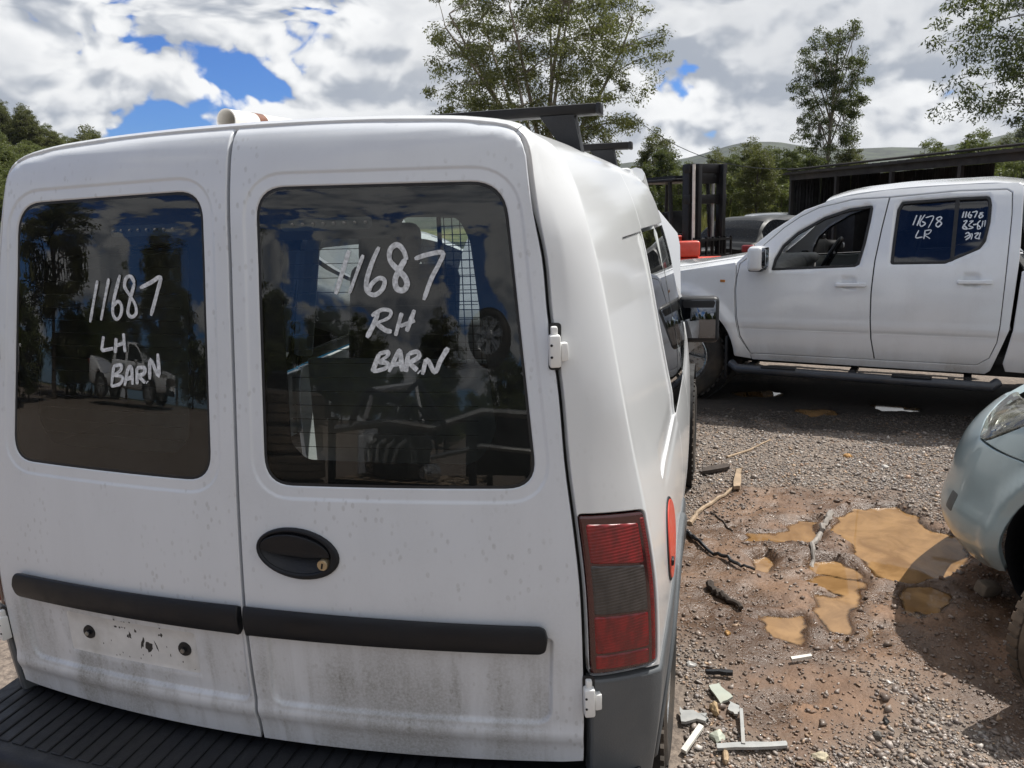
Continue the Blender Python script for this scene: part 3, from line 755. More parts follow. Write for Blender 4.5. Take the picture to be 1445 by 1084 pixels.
FLG_R = inset(WIN_R[::-1] if area2(WIN_R) < 0 else WIN_R, -.026); FLG_L = [(-x, z) for x, z in FLG_R]
LOW_R = rpoly([(.048, .80), (.640, .80), (.632, .612), (.040, .606)], [.01, .01, .035, .03])
LOW_L = rpoly([(-.640, .80), (-.008, .80), (-.012, .604), (-.630, .606)], [.01, .01, .03, .035])
PLATE = rpoly([(-.50, .748), (-.135, .748), (-.135, .648), (-.50, .648)], .008)
def rear_fn(uv):
    x, z = uv[:, 0], uv[:, 1]
    y = rear_y(x, z)
    e = door_top(x)-z
    y = y + .022*np.clip((.026-e)/.026, 0, 1)**2                                   # rolls over into the roof
    fl = np.minimum(sdf(uv, FLG_R), sdf(uv, FLG_L)); y = y + .0028*sstep(fl, .003, -.005)   # window seat
    lo = np.minimum(sdf(uv, LOW_R), sdf(uv, LOW_L)); y = y + .010*sstep(lo, .003, -.008)   # hollow under the rub strip
    y = y - .006*sstep(np.abs(z-.585), .03, .0)*sstep(lo, 0, .02)
    pl = sdf(uv, PLATE); y = y + .0018*sstep(pl, .003, -.003)
    return np.stack([x, y, z], 1)
def S(st):
    """body skin: s metres back-to-front (0 = rear door opening edge, .17 = corner crease), t up the side and over the roof"""
    s, t = st[:, 0], st[:, 1]
    xs, zs = _secx(t), _secz(t)
    xe = xs*_ratio(t); ze = zs-_drop(t); ye = rear_y(xe, np.minimum(ze, 1.79))+.004
    roofness = sstep(t, 1.55, SECT[12])
    x1 = xe+.026*(1-roofness)+.003; y1 = ye+.016+.012*roofness; z1 = ze+.010*roofness
    taper = lambda y: 1-.010*np.clip((.75-y)/.55, 0, 1)**2-.10*np.clip((y-1.3)/2.2, 0, 1)**2
    yc = .172+.05*roofness+.04*sstep(t, 1.2, 1.6)
    crown = lambda y: np.where(t > 1.42, -.012*((y-.9)/1.5)**2*sstep(t, 1.42, SECT[12]), 0)
    def lin(s):
        A = np.clip(s/.03, 0, 1); B = np.clip((s-.03)/.095, 0, 1); yy = yc+np.clip(s-.125, 0, None)
        tp = taper(yy); cx = xs*tp
        x = xe+(x1-xe)*A+(cx-x1)*B*(1.28-.28*B); y = np.where(s < .125, ye+(y1-ye)*A+(yc-y1)*B, yy); z = ze+(z1-ze)*A+(zs-z1)*B*(1.28-.28*B)
        x = np.where(s > .125, cx, x); z = np.where(s > .125, zs, z)
        return np.stack([x, y, z+crown(np.maximum(y, .3))], 1)
    k = [-.005, 0, .005]
    return sum(lin(np.maximum(s+d, 0)) for d in k)/3
def y2s(y): return y-.045     # station -> s (approximate, side)
REC = rpoly([(.41, .985), (.505, 1.538), (1.012, 1.538), (1.012, .985)], [.02, .05, .01, .01])
def S_side(st):
    P = S(st); s, t = st[:, 0], st[:, 1]
    sh = sstep(t, .945, .975)*sstep(t, 1.06, 1.0)*sstep(s, .38, .6); P[:, 0] -= .005*sh      # shoulder under the windows
    return P
def mir(P):
    P = P.copy(); P[:, 0] *= -1; return P

VAN = empty('panel_van', (0, 0, 0), 0, 'white panel van seen from behind, with tinted twin rear doors and black rub strip', 'van')
def van_doors():
    cx, cz = .131, .953
    ov_in = [(cx-.004+.077*math.cos(a), cz+.001+.041*math.sin(a)-.005*math.cos(a)) for a in np.linspace(0, 2*math.pi, 36, endpoint=False)]
    rd = [(.0035, .512)] + [(x, .512+.010*(x/.7)**2) for x in np.linspace(.05, .65, 8)]
    zz = np.linspace(.524, 1.42, 24)
    edge = [(float(_secx(t)*_ratio(t)-.009), float(_secz(t)-_drop(t))) for t in np.concatenate([zz, np.linspace(1.44, SECT[13], 14)])]
    top = [(x, float(door_top(x))-.001) for x in np.linspace(.50, .0035, 18)]
    poly = rd+edge+top
    pl = [(-x, z) for x, z in poly]
    def creases(sg):
        fl = FLG_R if area2(FLG_R) > 0 else FLG_R[::-1]; lw = LOW_R if sg > 0 else LOW_L
        lw = lw if area2(lw) > 0 else lw[::-1]
        L = [[(sg*x, z) for x, z in inset(fl, d)] for d in (-.004, .001, .006)]
        L += [inset(lw, d) for d in (-.004, .002, .009)]
        return [l if i > 5 else l+[l[0]] for i, l in enumerate(L)]
    DR = patch('rear_door', poly, rear_fn, WHITE, VAN, res=.013, t=.028, r=.003, holes=[WIN_R, ov_in], lines=creases(1))
    DL = patch('rear_door', pl, rear_fn, WHITE, VAN, res=.013, t=.028, r=.003, holes=[WIN_L], lines=creases(-1))
    DR['label'] = 'right rear door with oval handle'; DL['label'] = 'left rear door with two number plate bolts'
    clear = rpoly([(.104, 1.566), (.329, 1.565), (.347, 1.576), (.360, 1.602), (.464, 1.599), (.486, 1.554), (.535, 1.20), (.50, 1.137), (.15, 1.140), (.118, 1.172)],
                  [.008, .02, .015, .015, .03, .05, .05, .06, .04, .03])
    for D, W, sg in ((DR, WIN_R, 1), (DL, WIN_L, -1)):
        cl = [(sg*x, z) for x, z in clear]
        w = inset(W if area2(W) > 0 else W[::-1], .004)
        pane = patch('window_pane', w, rear_fn, GLASS, D, res=.03, t=.004, r=.0008, off=-.004)
        patch('glass_border', inset(w, .001), rear_fn, FRIT, D, res=.03, t=.002, r=.0003, off=-.0095, holes=[cl])
        sl = inset(W if area2(W) > 0 else W[::-1], -.002)
        patch('window_seal', sl, rear_fn, SEAL, D, res=.03, t=.012, r=.001, off=-.0035, holes=[inset(w, .002)])
        # heater lines
        mb = MB()
        for k, z in enumerate(np.linspace(1.165, 1.545, 15)):
            xs_ = np.linspace(.125, .50-.0*k, 10)*sg
            uv = np.stack([xs_, np.full(10, z)], 1); P = rear_fn(uv); P[:, 1] += .0070
            Q = P.copy(); Q[:, 2] += .0014; mb.grid(np.stack([P, Q], 1))
        stuff(mb.build('heater_wires', basic('heater_wire', (.035, .03, .028), .6, var=.1) if 'heater_wire' not in MAT else MAT['heater_wire'], pane, smooth=0))
        lo = rpoly([(sg*.108, 1.606), (sg*.297, 1.606), (sg*.297, 1.583), (sg*.108, 1.583)], .0115)
        lz = patch('brake_light_slot', lo, rear_fn, MAT.get('slot_grey') or basic('slot_grey', (.10, .11, .11), .4, var=.2), D, res=.03, t=.001, r=.0003, off=-.0088)
        dots = MB()
        for x in np.linspace(.135, .285, 8):
            p = rear_fn(np.array([[sg*x, 1.594]]))[0]; dots.lathe([(0, -.003), (.0035, -.003), (.0035, .0005), (0, .0005)], (p[0], p[1]+.0072, p[2]), (0, 1, 0), 8)
        stuff(dots.build('light_dots', MAT.get('dot_grey') or basic('dot_grey', (.22, .22, .21), .3, var=.1), lz))
        stuff(ribbon(RT if sg > 0 else LT, rear_fn, .0085 if sg > 0 else .0078, pane, 'chalk_writing', CHALK, off=-.0025))
    # rub strips
    for D, sg in ((DR, 1), (DL, -1)):
        q = rpoly([(sg*.006, .770), (sg*.628, .772), (sg*.634, .803), (sg*.628, .834), (sg*.006, .838)], [.002, .022, .022, .022, .002])
        def strip_fn(uv):
            x, z = uv[:, 0], uv[:, 1]; y = rear_y(x, z*0+.80)-.004-.016*np.clip(1-((z-.803)/.040)**2, 0, 1)**.6
            return np.stack([x, y, z], 1)
        patch('rub_strip', q, strip_fn, TRIM, D, res=.012, t=.034, r=.004, off=0.)
    # oval handle
    cx, cz = .131, .953
    ov = [(cx+.090*math.cos(a), cz+.052*math.sin(a)-.006*math.cos(a)) for a in np.linspace(0, 2*math.pi, 40, endpoint=False)]
    ov_in = [(cx-.004+.077*math.cos(a), cz+.001+.041*math.sin(a)-.005*math.cos(a)) for a in np.linspace(0, 2*math.pi, 36, endpoint=False)]
    h = patch('door_handle', ov, rear_fn, TRIM, DR, res=.02, t=.012, r=.005, off=.009, holes=[ov_in])
    cup = [(x, z) for x, z in ov_in]
    def cup_fn(uv):
        P = rear_fn(uv); d = np.clip(-sdf(uv, ov_in)/.03, 0, 1); P[:, 1] += -.003+.022*d; return P
    patch('handle_cup', cup, cup_fn, BLACK_PL, h, res=.008, t=.004, r=.0005)
    flap = [(cx-.004+.075*math.cos(a), cz+.003+.038*math.sin(a)-.005*math.cos(a)) for a in np.linspace(-.05, math.pi+.05, 26)]
    flap += [(cx-.05, cz-.002), (cx+.02, cz-.006)]
    def flap_fn(uv):
        P = rear_fn(uv); P[:, 1] -= .007+.006*np.clip((uv[:, 1]-cz)/.03, 0, 1); return P
    patch('handle_flap', flap, flap_fn, TRIM, h, res=.01, t=.008, r=.002)
    p = rear_fn(np.array([[.189, .936]]))[0]
    lk = MB().lathe([(0, -.012), (.0105, -.012), (.0115, -.010), (.0115, .004)], (p[0], p[1]+.0, p[2]), (0, 1, 0), 20)
    L = lk.build('lock', BRASS, h); MB().box((p[0], p[1]-.0125, p[2]-.001), (.003, .002, .011), (0, .2, 0)).build('keyhole', DARK, L)
    # hinges
    def hinge(x, z, sg, parent, y0):
        hb = MB(); hb.box((sg*x, y0-.012, z), (.021, .022, .060), (0, 0, sg*.35), .004); hb.box((sg*(x+.015), y0-.004, z-.002), (.014, .016, .034), (0, 0, sg*.5), .003)
        hb.box((sg*(x-.001), y0-.009, z+.036), (.012, .014, .018), (0, 0, sg*.35), .003)
        H = hb.build('hinge', MAT.get('hinge_paint') or basic('hinge_paint', (.78, .78, .76), .4, var=.05, dirt=(.4, .37, .33), dirt_amt=.3), parent)
        for dz in (.012, -.010):
            b = MB().lathe([(0, -.003), (.0024, -.002), (.0028, .003)], (sg*(x-.003), y0-.0235, z+dz), (0, 1, 0), 8); b.build('hinge_bolt', DARK, H)
    for D, sg in ((DR, 1), (DL, -1)):
        for x, z in ((.708, .674), (.646, 1.352)):
            hinge(x, z, sg, D, float(rear_y(np.array(x), np.array(z)))+.004)
            patch('hinge_gap', rpoly([(sg*(x-.013), z-.036), (sg*(x+.010), z-.036), (sg*(x+.010), z+.050), (sg*(x-.013), z+.050)], .008), lambda uv: np.stack([uv[:, 0], rear_y(uv[:, 0], uv[:, 1]), uv[:, 1]], 1), SEAL, D, res=.03, t=.004, r=.0005, off=.0012)
    # plate bolts and worn paint
    for x in (-.435, -.168):
        p = rear_fn(np.array([[x, .705]]))[0]
        b = MB().lathe([(0, -.010), (.006, -.009), (.006, -.004), (.0155, -.004), (.0165, -.001), (.0165, .006)], tuple(p), (0, 1, 0), 16).build('plate_bolt', BLACK_PL, DL)
        MB().lathe([(0, -.0125), (.005, -.012), (.0055, -.008)], tuple(p), (0, 1, 0), 6).build('bolt_head', STEEL, b)
    blot = MB(); rr = random.Random(4)
    def blob(x, z, a, b, rot):
        q = []
        for k in range(14):
            w = 2*math.pi*k/14; r_ = .55+.75*rr.random(); u, v = a*math.cos(w)*r_, b*math.sin(w)*r_
            q.append((x+u*math.cos(rot)-v*math.sin(rot), z+u*math.sin(rot)+v*math.cos(rot)))
        P = rear_fn(np.array(q)); P[:, 1] -= .0009; c = rear_fn(np.array([[x, z]])); c[:, 1] -= .0009
        blot.add(np.concatenate([P, c]), [(k, 14, (k+1) % 14) for k in range(14)])
    blob(-.264, .694, .011, .017, -.3); blob(-.283, .701, .004, .014, -.3); blob(-.245, .700, .002, .012, .3); blob(-.316, .716, .004, .009, 0); blob(-.322, .712, .003, .005, 0)
    for k in range(26): blob(-.36+.14*rr.random()**1.2, .728+.018*rr.random(), .0015+.002*rr.random(), .002+.003*rr.random(), 0)
    for k in range(16): blob(-.40+.25*rr.random(), .655+.05*rr.random(), .0012, .0025, 0)
    stuff(blot.build('glue_residue', MAT.get('glue') or basic('glue', (.035, .033, .03), .7, var=.3), DL, smooth=0))
    # dark seal behind the gaps
    ring = [(-x, z) for x, z in poly[::-1]]+poly
    outer = [(float(_secx(t)*_ratio(t)+.012), float(_secz(t)-_drop(t))+.002) for t in np.concatenate([np.linspace(.50, 1.42, 20), np.linspace(1.45, SECT[14], 16)])]
    outer = [(-x, z) for x, z in outer[::-1]][0:0]+outer
    full = outer+[(-x, z) for x, z in outer[::-1]]
    plain = lambda uv: np.stack([uv[:, 0], rear_y(uv[:, 0], uv[:, 1])+.036, uv[:, 1]-.012*(uv[:, 1] > 1.6)], 1)
    big = lambda W: inset(W if area2(W) > 0 else W[::-1], -.02)
    patch('door_seal', full, plain, SEAL, VAN, res=.06, t=.02, r=.002, holes=[big(WIN_R), big(WIN_L)])
RT = [[(0.253, 1.543), (0.224, 1.462)], [(0.281, 1.534), (0.252, 1.462)], [(0.313, 1.548), (0.298, 1.518), (0.287, 1.485), (0.288, 1.466), (0.303, 1.459), (0.318, 1.469), (0.323, 1.485), (0.312, 1.49), (0.297, 1.479), (0.291, 1.466)], [(0.367, 1.522), (0.36, 1.541), (0.348, 1.551), (0.335, 1.542), (0.334, 1.523), (0.348, 1.506), (0.362, 1.492), (0.367, 1.478), (0.36, 1.467), (0.347, 1.47), (0.344, 1.487), (0.353, 1.506), (0.364, 1.524)], [(0.382, 1.524), (0.406, 1.531), (0.436, 1.534), (0.429, 1.514), (0.414, 1.487), (0.399, 1.448)], [(0.31, 1.426), (0.299, 1.402), (0.286, 1.379)], [(0.296, 1.42), (0.317, 1.431), (0.334, 1.428), (0.33, 1.416), (0.305, 1.406)], [(0.305, 1.406), (0.323, 1.393), (0.336, 1.39)], [(0.356, 1.425), (0.343, 1.382)], [(0.381, 1.43), (0.365, 1.39)], [(0.352, 1.4), (0.382, 1.41)], [(0.31, 1.348), (0.296, 1.314)], [(0.309, 1.348), (0.328, 1.352), (0.325, 1.343), (0.307, 1.333)], [(0.307, 1.333), (0.326, 1.33), (0.322, 1.321), (0.297, 1.314)], [(0.329, 1.314), (0.346, 1.348), (0.352, 1.351), (0.355, 1.315)], [(0.334, 1.327), (0.355, 1.33)], [(0.368, 1.349), (0.362, 1.314)], [(0.368, 1.348), (0.385, 1.352), (0.388, 1.342), (0.369, 1.331)], [(0.369, 1.331), (0.385, 1.317)], [(0.388, 1.315), (0.39, 1.313)], [(0.395, 1.309), (0.404, 1.337), (0.419, 1.313), (0.43, 1.335), (0.445, 1.359)]]
LT = [[(-0.331, 1.494), (-0.356, 1.407)], [(-0.3, 1.498), (-0.326, 1.411)], [(-0.27, 1.505), (-0.288, 1.456), (-0.293, 1.427), (-0.284, 1.414), (-0.272, 1.423), (-0.269, 1.441), (-0.278, 1.451), (-0.29, 1.441)], [(-0.233, 1.488), (-0.241, 1.501), (-0.253, 1.499), (-0.259, 1.482), (-0.247, 1.464), (-0.233, 1.444), (-0.232, 1.426), (-0.244, 1.419), (-0.253, 1.429), (-0.245, 1.456), (-0.233, 1.488)], [(-0.219, 1.478), (-0.191, 1.489), (-0.167, 1.499), (-0.177, 1.467), (-0.194, 1.422)], [(-0.321, 1.378), (-0.328, 1.348)], [(-0.328, 1.348), (-0.296, 1.353)], [(-0.287, 1.375), (-0.291, 1.344)], [(-0.267, 1.385), (-0.265, 1.346)], [(-0.289, 1.359), (-0.265, 1.365)], [(-0.297, 1.315), (-0.306, 1.273)], [(-0.298, 1.316), (-0.277, 1.319), (-0.28, 1.307), (-0.299, 1.297)], [(-0.299, 1.297), (-0.275, 1.294), (-0.282, 1.28), (-0.306, 1.273)], [(-0.27, 1.276), (-0.259, 1.311), (-0.25, 1.314), (-0.249, 1.279)], [(-0.266, 1.289), (-0.248, 1.295)], [(-0.236, 1.314), (-0.237, 1.28)], [(-0.236, 1.314), (-0.217, 1.315), (-0.218, 1.303), (-0.234, 1.298)], [(-0.234, 1.298), (-0.216, 1.284)], [(-0.212, 1.286), (-0.21, 1.284)], [(-0.204, 1.291), (-0.2, 1.332), (-0.181, 1.299), (-0.181, 1.345)]]
van_doors()

def both(name, poly, fn, mat, parent, label=None, **kw):
    """a panel on the right side and its mirror image on the left"""
    a = patch(name, poly, fn, mat, parent, sgn=kw.pop('sgn', 1), **kw)
    b = link(name, mirror_mesh(a.data, lambda v: Vector((-v.x, v.y, v.z))), mat, parent)
    return a, b
ARCH = [(.80-.045+.385*math.cos(a), .315+.385*math.sin(a)) for a in np.linspace(0, math.pi, 24)]
def van_body():
    # lamp outline in (s,t)
    lamp = rpoly([(.006, .722), (.117, .704), (.119, 1.026), (.004, 1.040)], [.006, .012, .012, .006])
    lampgap = inset(lamp, -.004)
    # quarter panel with the corner pillar up to the roof edge
    q = [(.0, 1.042), (.0, 1.42)] + [(.0, t) for t in np.linspace(1.5, SECT[13]-.001, 6)]
    q = [(.0005, .735)] + q[0:] + [(.6, SECT[13]), (1.02, SECT[13]), (1.02, .70), (.60, .712), (.30, .700), (.13, .690)]
    a, b = both('quarter_panel', q, S_side, WHITE_SIDE, VAN, res=.022, t=.02, r=.002, holes=[lampgap, REC], lines=[[(v, .70), (v, SECT[13]-.01)] for v in (.025, .030, .035, .119, .131)]+[[(.3, v), (1.01, v)] for v in (.945, .96, .975)])
    both('recess_panel', inset(REC if area2(REC) > 0 else REC[::-1], .0015), S_side, WHITE_SIDE, VAN, res=.03, t=.01, r=.003, off=-.006)
    # roof: right half, left half and middle as one skin
    def roof_fn(uv):
        w, s = uv[:, 0], uv[:, 1]; t = TTOP-np.abs(w); P = S(np.stack([s, t], 1)); P[:, 0] *= np.where(w < 0, -1, 1); return P
    wd = TTOP-SECT[13]-.0015
    patch('roof', [(-wd, .001), (wd, .001), (wd, 2.12), (-wd, 2.12)], roof_fn, WHITE_SIDE, VAN, res=.03, t=.012, r=.002)
    patch('headliner', [(-wd, .06), (wd, .06), (wd, 2.08), (-wd, 2.08)], lambda uv: roof_fn(uv)-[0, 0, .045], INT_LIGHT, VAN, res=.08, t=.003, r=.001)
    # tail lamps
    for sg in (1, -1):
        fn = S if sg > 0 else (lambda st: mir(S(st)))
        g = patch('tail_lamp', lamp, fn, MAT.get('lamp_body') or basic('lamp_body', (.05, .003, .004), .2, coat=1, var=.2), VAN, res=.02, t=.03, r=.006, off=.003, sgn=sg)
        def band(z0, z1, mat, nm):
            k = lambda z: rpoly([(.014, z0[0]), (.100, z0[1]), (.100, z1[1]), (.013, z1[0])], .006)
            patch(nm, k(0), fn, mat, g, res=.014, t=.006, r=.004, off=.0065, sgn=sg)
        band((.948, .926), (1.024, 1.008), RED_LENS, 'brake_lens'); band((.846, .828), (.945, .923), SMOKE_LENS, 'reversing_lens'); band((.766, .750), (.843, .825), RED_LENS, 'fog_lens'); band((.733, .714), (.763, .747), RED_LENS, 'reflector_lens')
        patch('lens_edge', rpoly([(.104, .715), (.114, .713), (.115, 1.016), (.104, 1.018)], .004), fn, RED_LENS, g, res=.014, t=.006, r=.004, off=.0055, sgn=sg)
    # front doors and fenders
    both('front_door', rpoly([(1.62, .33), (2.62, .33), (2.62, 1.02), (1.62, .985)], [.03, .05, .01, .01]), S_side, WHITE_SIDE, VAN, res=.06, t=.02, r=.004)
    both('side_panel', rpoly([(1.026, .70), (1.612, .70), (1.612, .98), (1.026, .975)], .008), S_side, WHITE_SIDE, VAN, res=.05, t=.02, r=.004)
    both('window_frame', rpoly([(1.026, 1.545), (2.10, 1.545), (2.10, SECT[13]), (1.026, SECT[13])], .005), S, WHITE_SIDE, VAN, res=.05, t=.02, r=.003)
    fa = [(2.63+.62+.36*math.cos(a)*-1, .315+.36*math.sin(a)) for a in np.linspace(0, math.pi, 18)]
    both('fender', [(2.63, .33)]+fa+[(3.78, .315), (3.82, .75), (3.45, .93), (2.63, 1.04)], S, WHITE_SIDE, VAN, res=.06, t=.02, r=.004)
    # side glass with dark pillars between
    wins = [[(1.03, .985), (1.60, .99), (1.60, 1.535), (1.03, 1.535)], [(1.63, .995), (2.60, 1.03), (2.30, 1.40), (2.12, 1.535), (1.63, 1.535)]]
    for w in wins:
        both('side_window', rpoly(w, .01), S, GLASS_DARK if w[0][0] < 1.5 else GLASS, VAN, res=.06, t=.004, r=.001, off=-.003)
        q = inset(w, .045); both('glass_border', rpoly(w, .01), S, FRIT, VAN, res=.06, t=.002, r=.0005, off=-.008, holes=[rpoly(q, .05)])
    both('window_pillar', rpoly([(1.602, .995), (1.628, .995), (1.628, 1.535), (1.602, 1.535)], .002), S, SEAL, VAN, res=.08, t=.008, r=.001, off=-.006)
    both('recess_gasket', rpoly([(.505, 1.547), (1.025, 1.548), (1.025, 1.540), (.505, 1.541)], .002), S, SEAL, VAN, res=.03, t=.008, r=.001, off=-.006)
    for sg in (1, -1):
        mb = MB(); mb.tube([(sg*.585, 2.14, 1.735), (sg*.63, 2.50, 1.50), (sg*.68, 2.85, 1.22), (sg*.74, 3.10, 1.03)], [.045, .042, .04, .05], 10); mb.build('windscreen_pillar', WHITE_SIDE, VAN)
    # grey lower cladding wrapping the rear corner and wheel arch
    cl = [(.002, .36), (.002, .712), (.125, .688), (.30, .694), (.60, .706), (1.06, .702), (1.60, .43), (3.60, .42), (3.60, .30), (1.20, .30), (1.14, .315)]+ARCH+[(.37, .30), (.2, .30)]
    both('lower_cladding', cl, S, GREY_PL, VAN, res=.022, t=.03, r=.006, off=.007)
    lip = [(x, z) for x, z in ARCH]; lip2 = [(.755+.425*math.cos(a), .315+.425*math.sin(a)) for a in np.linspace(math.pi, 0, 24)]
    both('wheel_arch_lip', lip+lip2, S, GREY_PL, VAN, res=.03, t=.03, r=.006, off=.016)
    # fuel flap
    fc = [(.435+.092*math.cos(a), .835+.092*math.sin(a)) for a in np.linspace(0, 2*math.pi, 36, endpoint=False)]
    fl = patch('fuel_flap', fc, S_side, RED_PL, VAN, res=.03, t=.006, r=.002, off=.006)
    patch('flap_ring', [(.435+.098*math.cos(a), .835+.098*math.sin(a)) for a in np.linspace(0, 2*math.pi, 36, endpoint=False)], S_side, SEAL, fl, res=.03, t=.004, r=.001, off=.003, holes=[[(.435+.09*math.cos(a), .835+.09*math.sin(a)) for a in np.linspace(0, 2*math.pi, 36, endpoint=False)]])
    p = S_side(np.array([[.365, .81]]))[0]; MB().box((p[0]+.008, p[1], p[2]), (.008, .022, .016), None, .003).build('flap_catch', BLACK_PL, fl)
    # bumper with ribbed step
    def bump_fn(uv):
        u, v = uv[:, 0], uv[:, 1]           # u across, v round the section: 0 at door, .2 at outer edge of tread, then down the face
        a = np.abs(u); yb = .055*(a/.8)**2+.10*np.clip((a-.62)/.2, 0, 1)**2
        y = np.where(v < .19, .055-v, -.135-.030*np.sin(np.clip((v-.19)/.05, 0, 1)*math.pi/2)-.012*np.clip((v-.24)/.1, 0, 1)+.05*np.clip((v-.36)/.12, 0, 1)**2)
        z = np.where(v < .19, .492-.014*v, .489-.035*(1-np.cos(np.clip((v-.19)/.05, 0, 1)*math.pi/2))-np.clip(v-.24, 0, None)*.92)
        z = z-.02*np.clip((a-.62)/.2, 0, 1)**2*(v < .3)
        return np.stack([u, y+yb, z], 1)
    bp = patch('rear_bumper', rpoly([(-.80, 0.0), (.80, 0.0), (.80, .46), (-.80, .46)], [.01, .01, .05, .05]), bump_fn, BLACK_PL, VAN, res=.02, t=.01, r=.004, sgn=-1)
    ribs = np.arange(-.745, .75, .0385)
    rib = None
    for u in ribs:
        q = rpoly([(u-.0155, .012), (u+.0155, .012), (u+.0155, .178), (u-.0155, .178)], .005, 3)
        patch('tread_rib', q, bump_fn, BLACK_PL, bp, res=.05, t=.008, r=.0025, off=.0045, sgn=-1)
    for sg in (1, -1):
        MB().box((sg*.735, .02, .405), (.15, .16, .10), (0, 0, sg*.35), .03, 4).build('bumper_corner_cap', MAT.get('cap_grey') or basic('cap_grey', (.30, .31, .32), .45, var=.08), bp)
    # wheels
    for y in (.80, 3.30):
        for sg in (1, -1):
            wheel('wheel', (sg*.735, y, .30), sg, VAN, .30, .185, .195, 'steelcap')
            ws = MB(); ws.lathe([(.38, -.02), (.38, .24), (.0, .24)], (sg*.80, y, .315), (-sg, 0, 0), 24); ws.build('wheel_well', DARK, VAN)
def wheel(name, c, sg, parent, Rt, wd, rr, style, mat=None, steer=0, tilt=0, nsp=5):
    """tyre, rim and spokes; axis along x, outer face towards sg"""
    T = Matrix.Translation(Vector(c)) @ Matrix.Rotation(steer, 4, 'Z') @ Matrix.Rotation(tilt, 4, 'Y')
    h = wd/2
    tb = MB(); tb.lathe([(rr, -h*.85), (rr+.02, -h), (Rt-.045, -h*1.02), (Rt-.012, -h*.86), (Rt, -h*.7), (Rt, -h*.45), (Rt-.008, -h*.42), (Rt-.008, -h*.34), (Rt, -h*.3), (Rt, -.006), (Rt-.008, -.004), (Rt-.008, .004), (Rt, .006), (Rt, h*.3), (Rt-.008, h*.34), (Rt-.008, h*.42), (Rt, h*.45), (Rt, h*.7), (Rt-.012, h*.86), (Rt-.045, h*1.02), (rr+.02, h), (rr, h*.85)], (0, 0, 0), (sg, 0, 0), 40)
    n = 40
    for k in range(n):      # shoulder blocks
        w = 2*math.pi*(k+.5)/n
        for s2 in (-1, 1):
            tb.box((s2*h*.80, math.cos(w)*(Rt-.006), math.sin(w)*(Rt-.006)), (h*.32, Rt*.09, .014), (w-math.pi/2, 0, 0))
    W = tb.build('tyre', mat or RUBBER, None)
    Wn = bpy.data.objects.new(name, None); COL.objects.link(Wn); Wn.parent = parent; Wn.matrix_local = T
    W.parent = Wn
    rb = MB(); o = h*.80
    rb.lathe([(rr+.004, o+.004), (rr-.006, o+.008), (rr-.016, o-.004), (rr-.024, o-.03), (rr-.03, -o)], (0, 0, 0), (sg, 0, 0), 40)
    rb.lathe([(rr-.03, o-.085), (.0, o-.085)], (0, 0, 0), (sg, 0, 0), 24)
    if style == 'steelcap':
        rb.lathe([(rr-.015, o-.006), (rr*.75, o+.006), (rr*.5, o+.012), (.05, o+.014), (.0, o+.014)], (0, 0, 0), (sg, 0, 0), 36)
    else:
        for k in range(nsp):
            w = 2*math.pi*k/nsp+.3
            a0, a1 = .36, .20
            pr = [(.035, -.5*a0*2), (.035, .5*a0*2)]
            V = []
            for rad, hw, z in ((.03, .030, o-.022), (rr*.55, .030, o-.012), (rr-.014, .045, o-.004)):
                for s2 in (-1, 1):
                    for dz in (0, -.028):
                        y_ = math.cos(w)*rad-math.sin(w)*hw*s2; z_ = math.sin(w)*rad+math.cos(w)*hw*s2
                        V.append((sg*(z+dz), y_, z_))
            F = []
            for i in range(2):
                b_ = i*4
                F += [(b_, b_+2, b_+6, b_+4), (b_+1, b_+5, b_+7, b_+3), (b_, b_+4, b_+5, b_+1), (b_+2, b_+3, b_+7, b_+6)]
            rb.add(V, F)
        rb.lathe([(.055, o-.06), (.055, o-.012), (.045, o-.006), (0, o-.006)], (0, 0, 0), (sg, 0, 0), 20)
    rb.build('rim', ALLOY, Wn)
    return Wn
van_body()

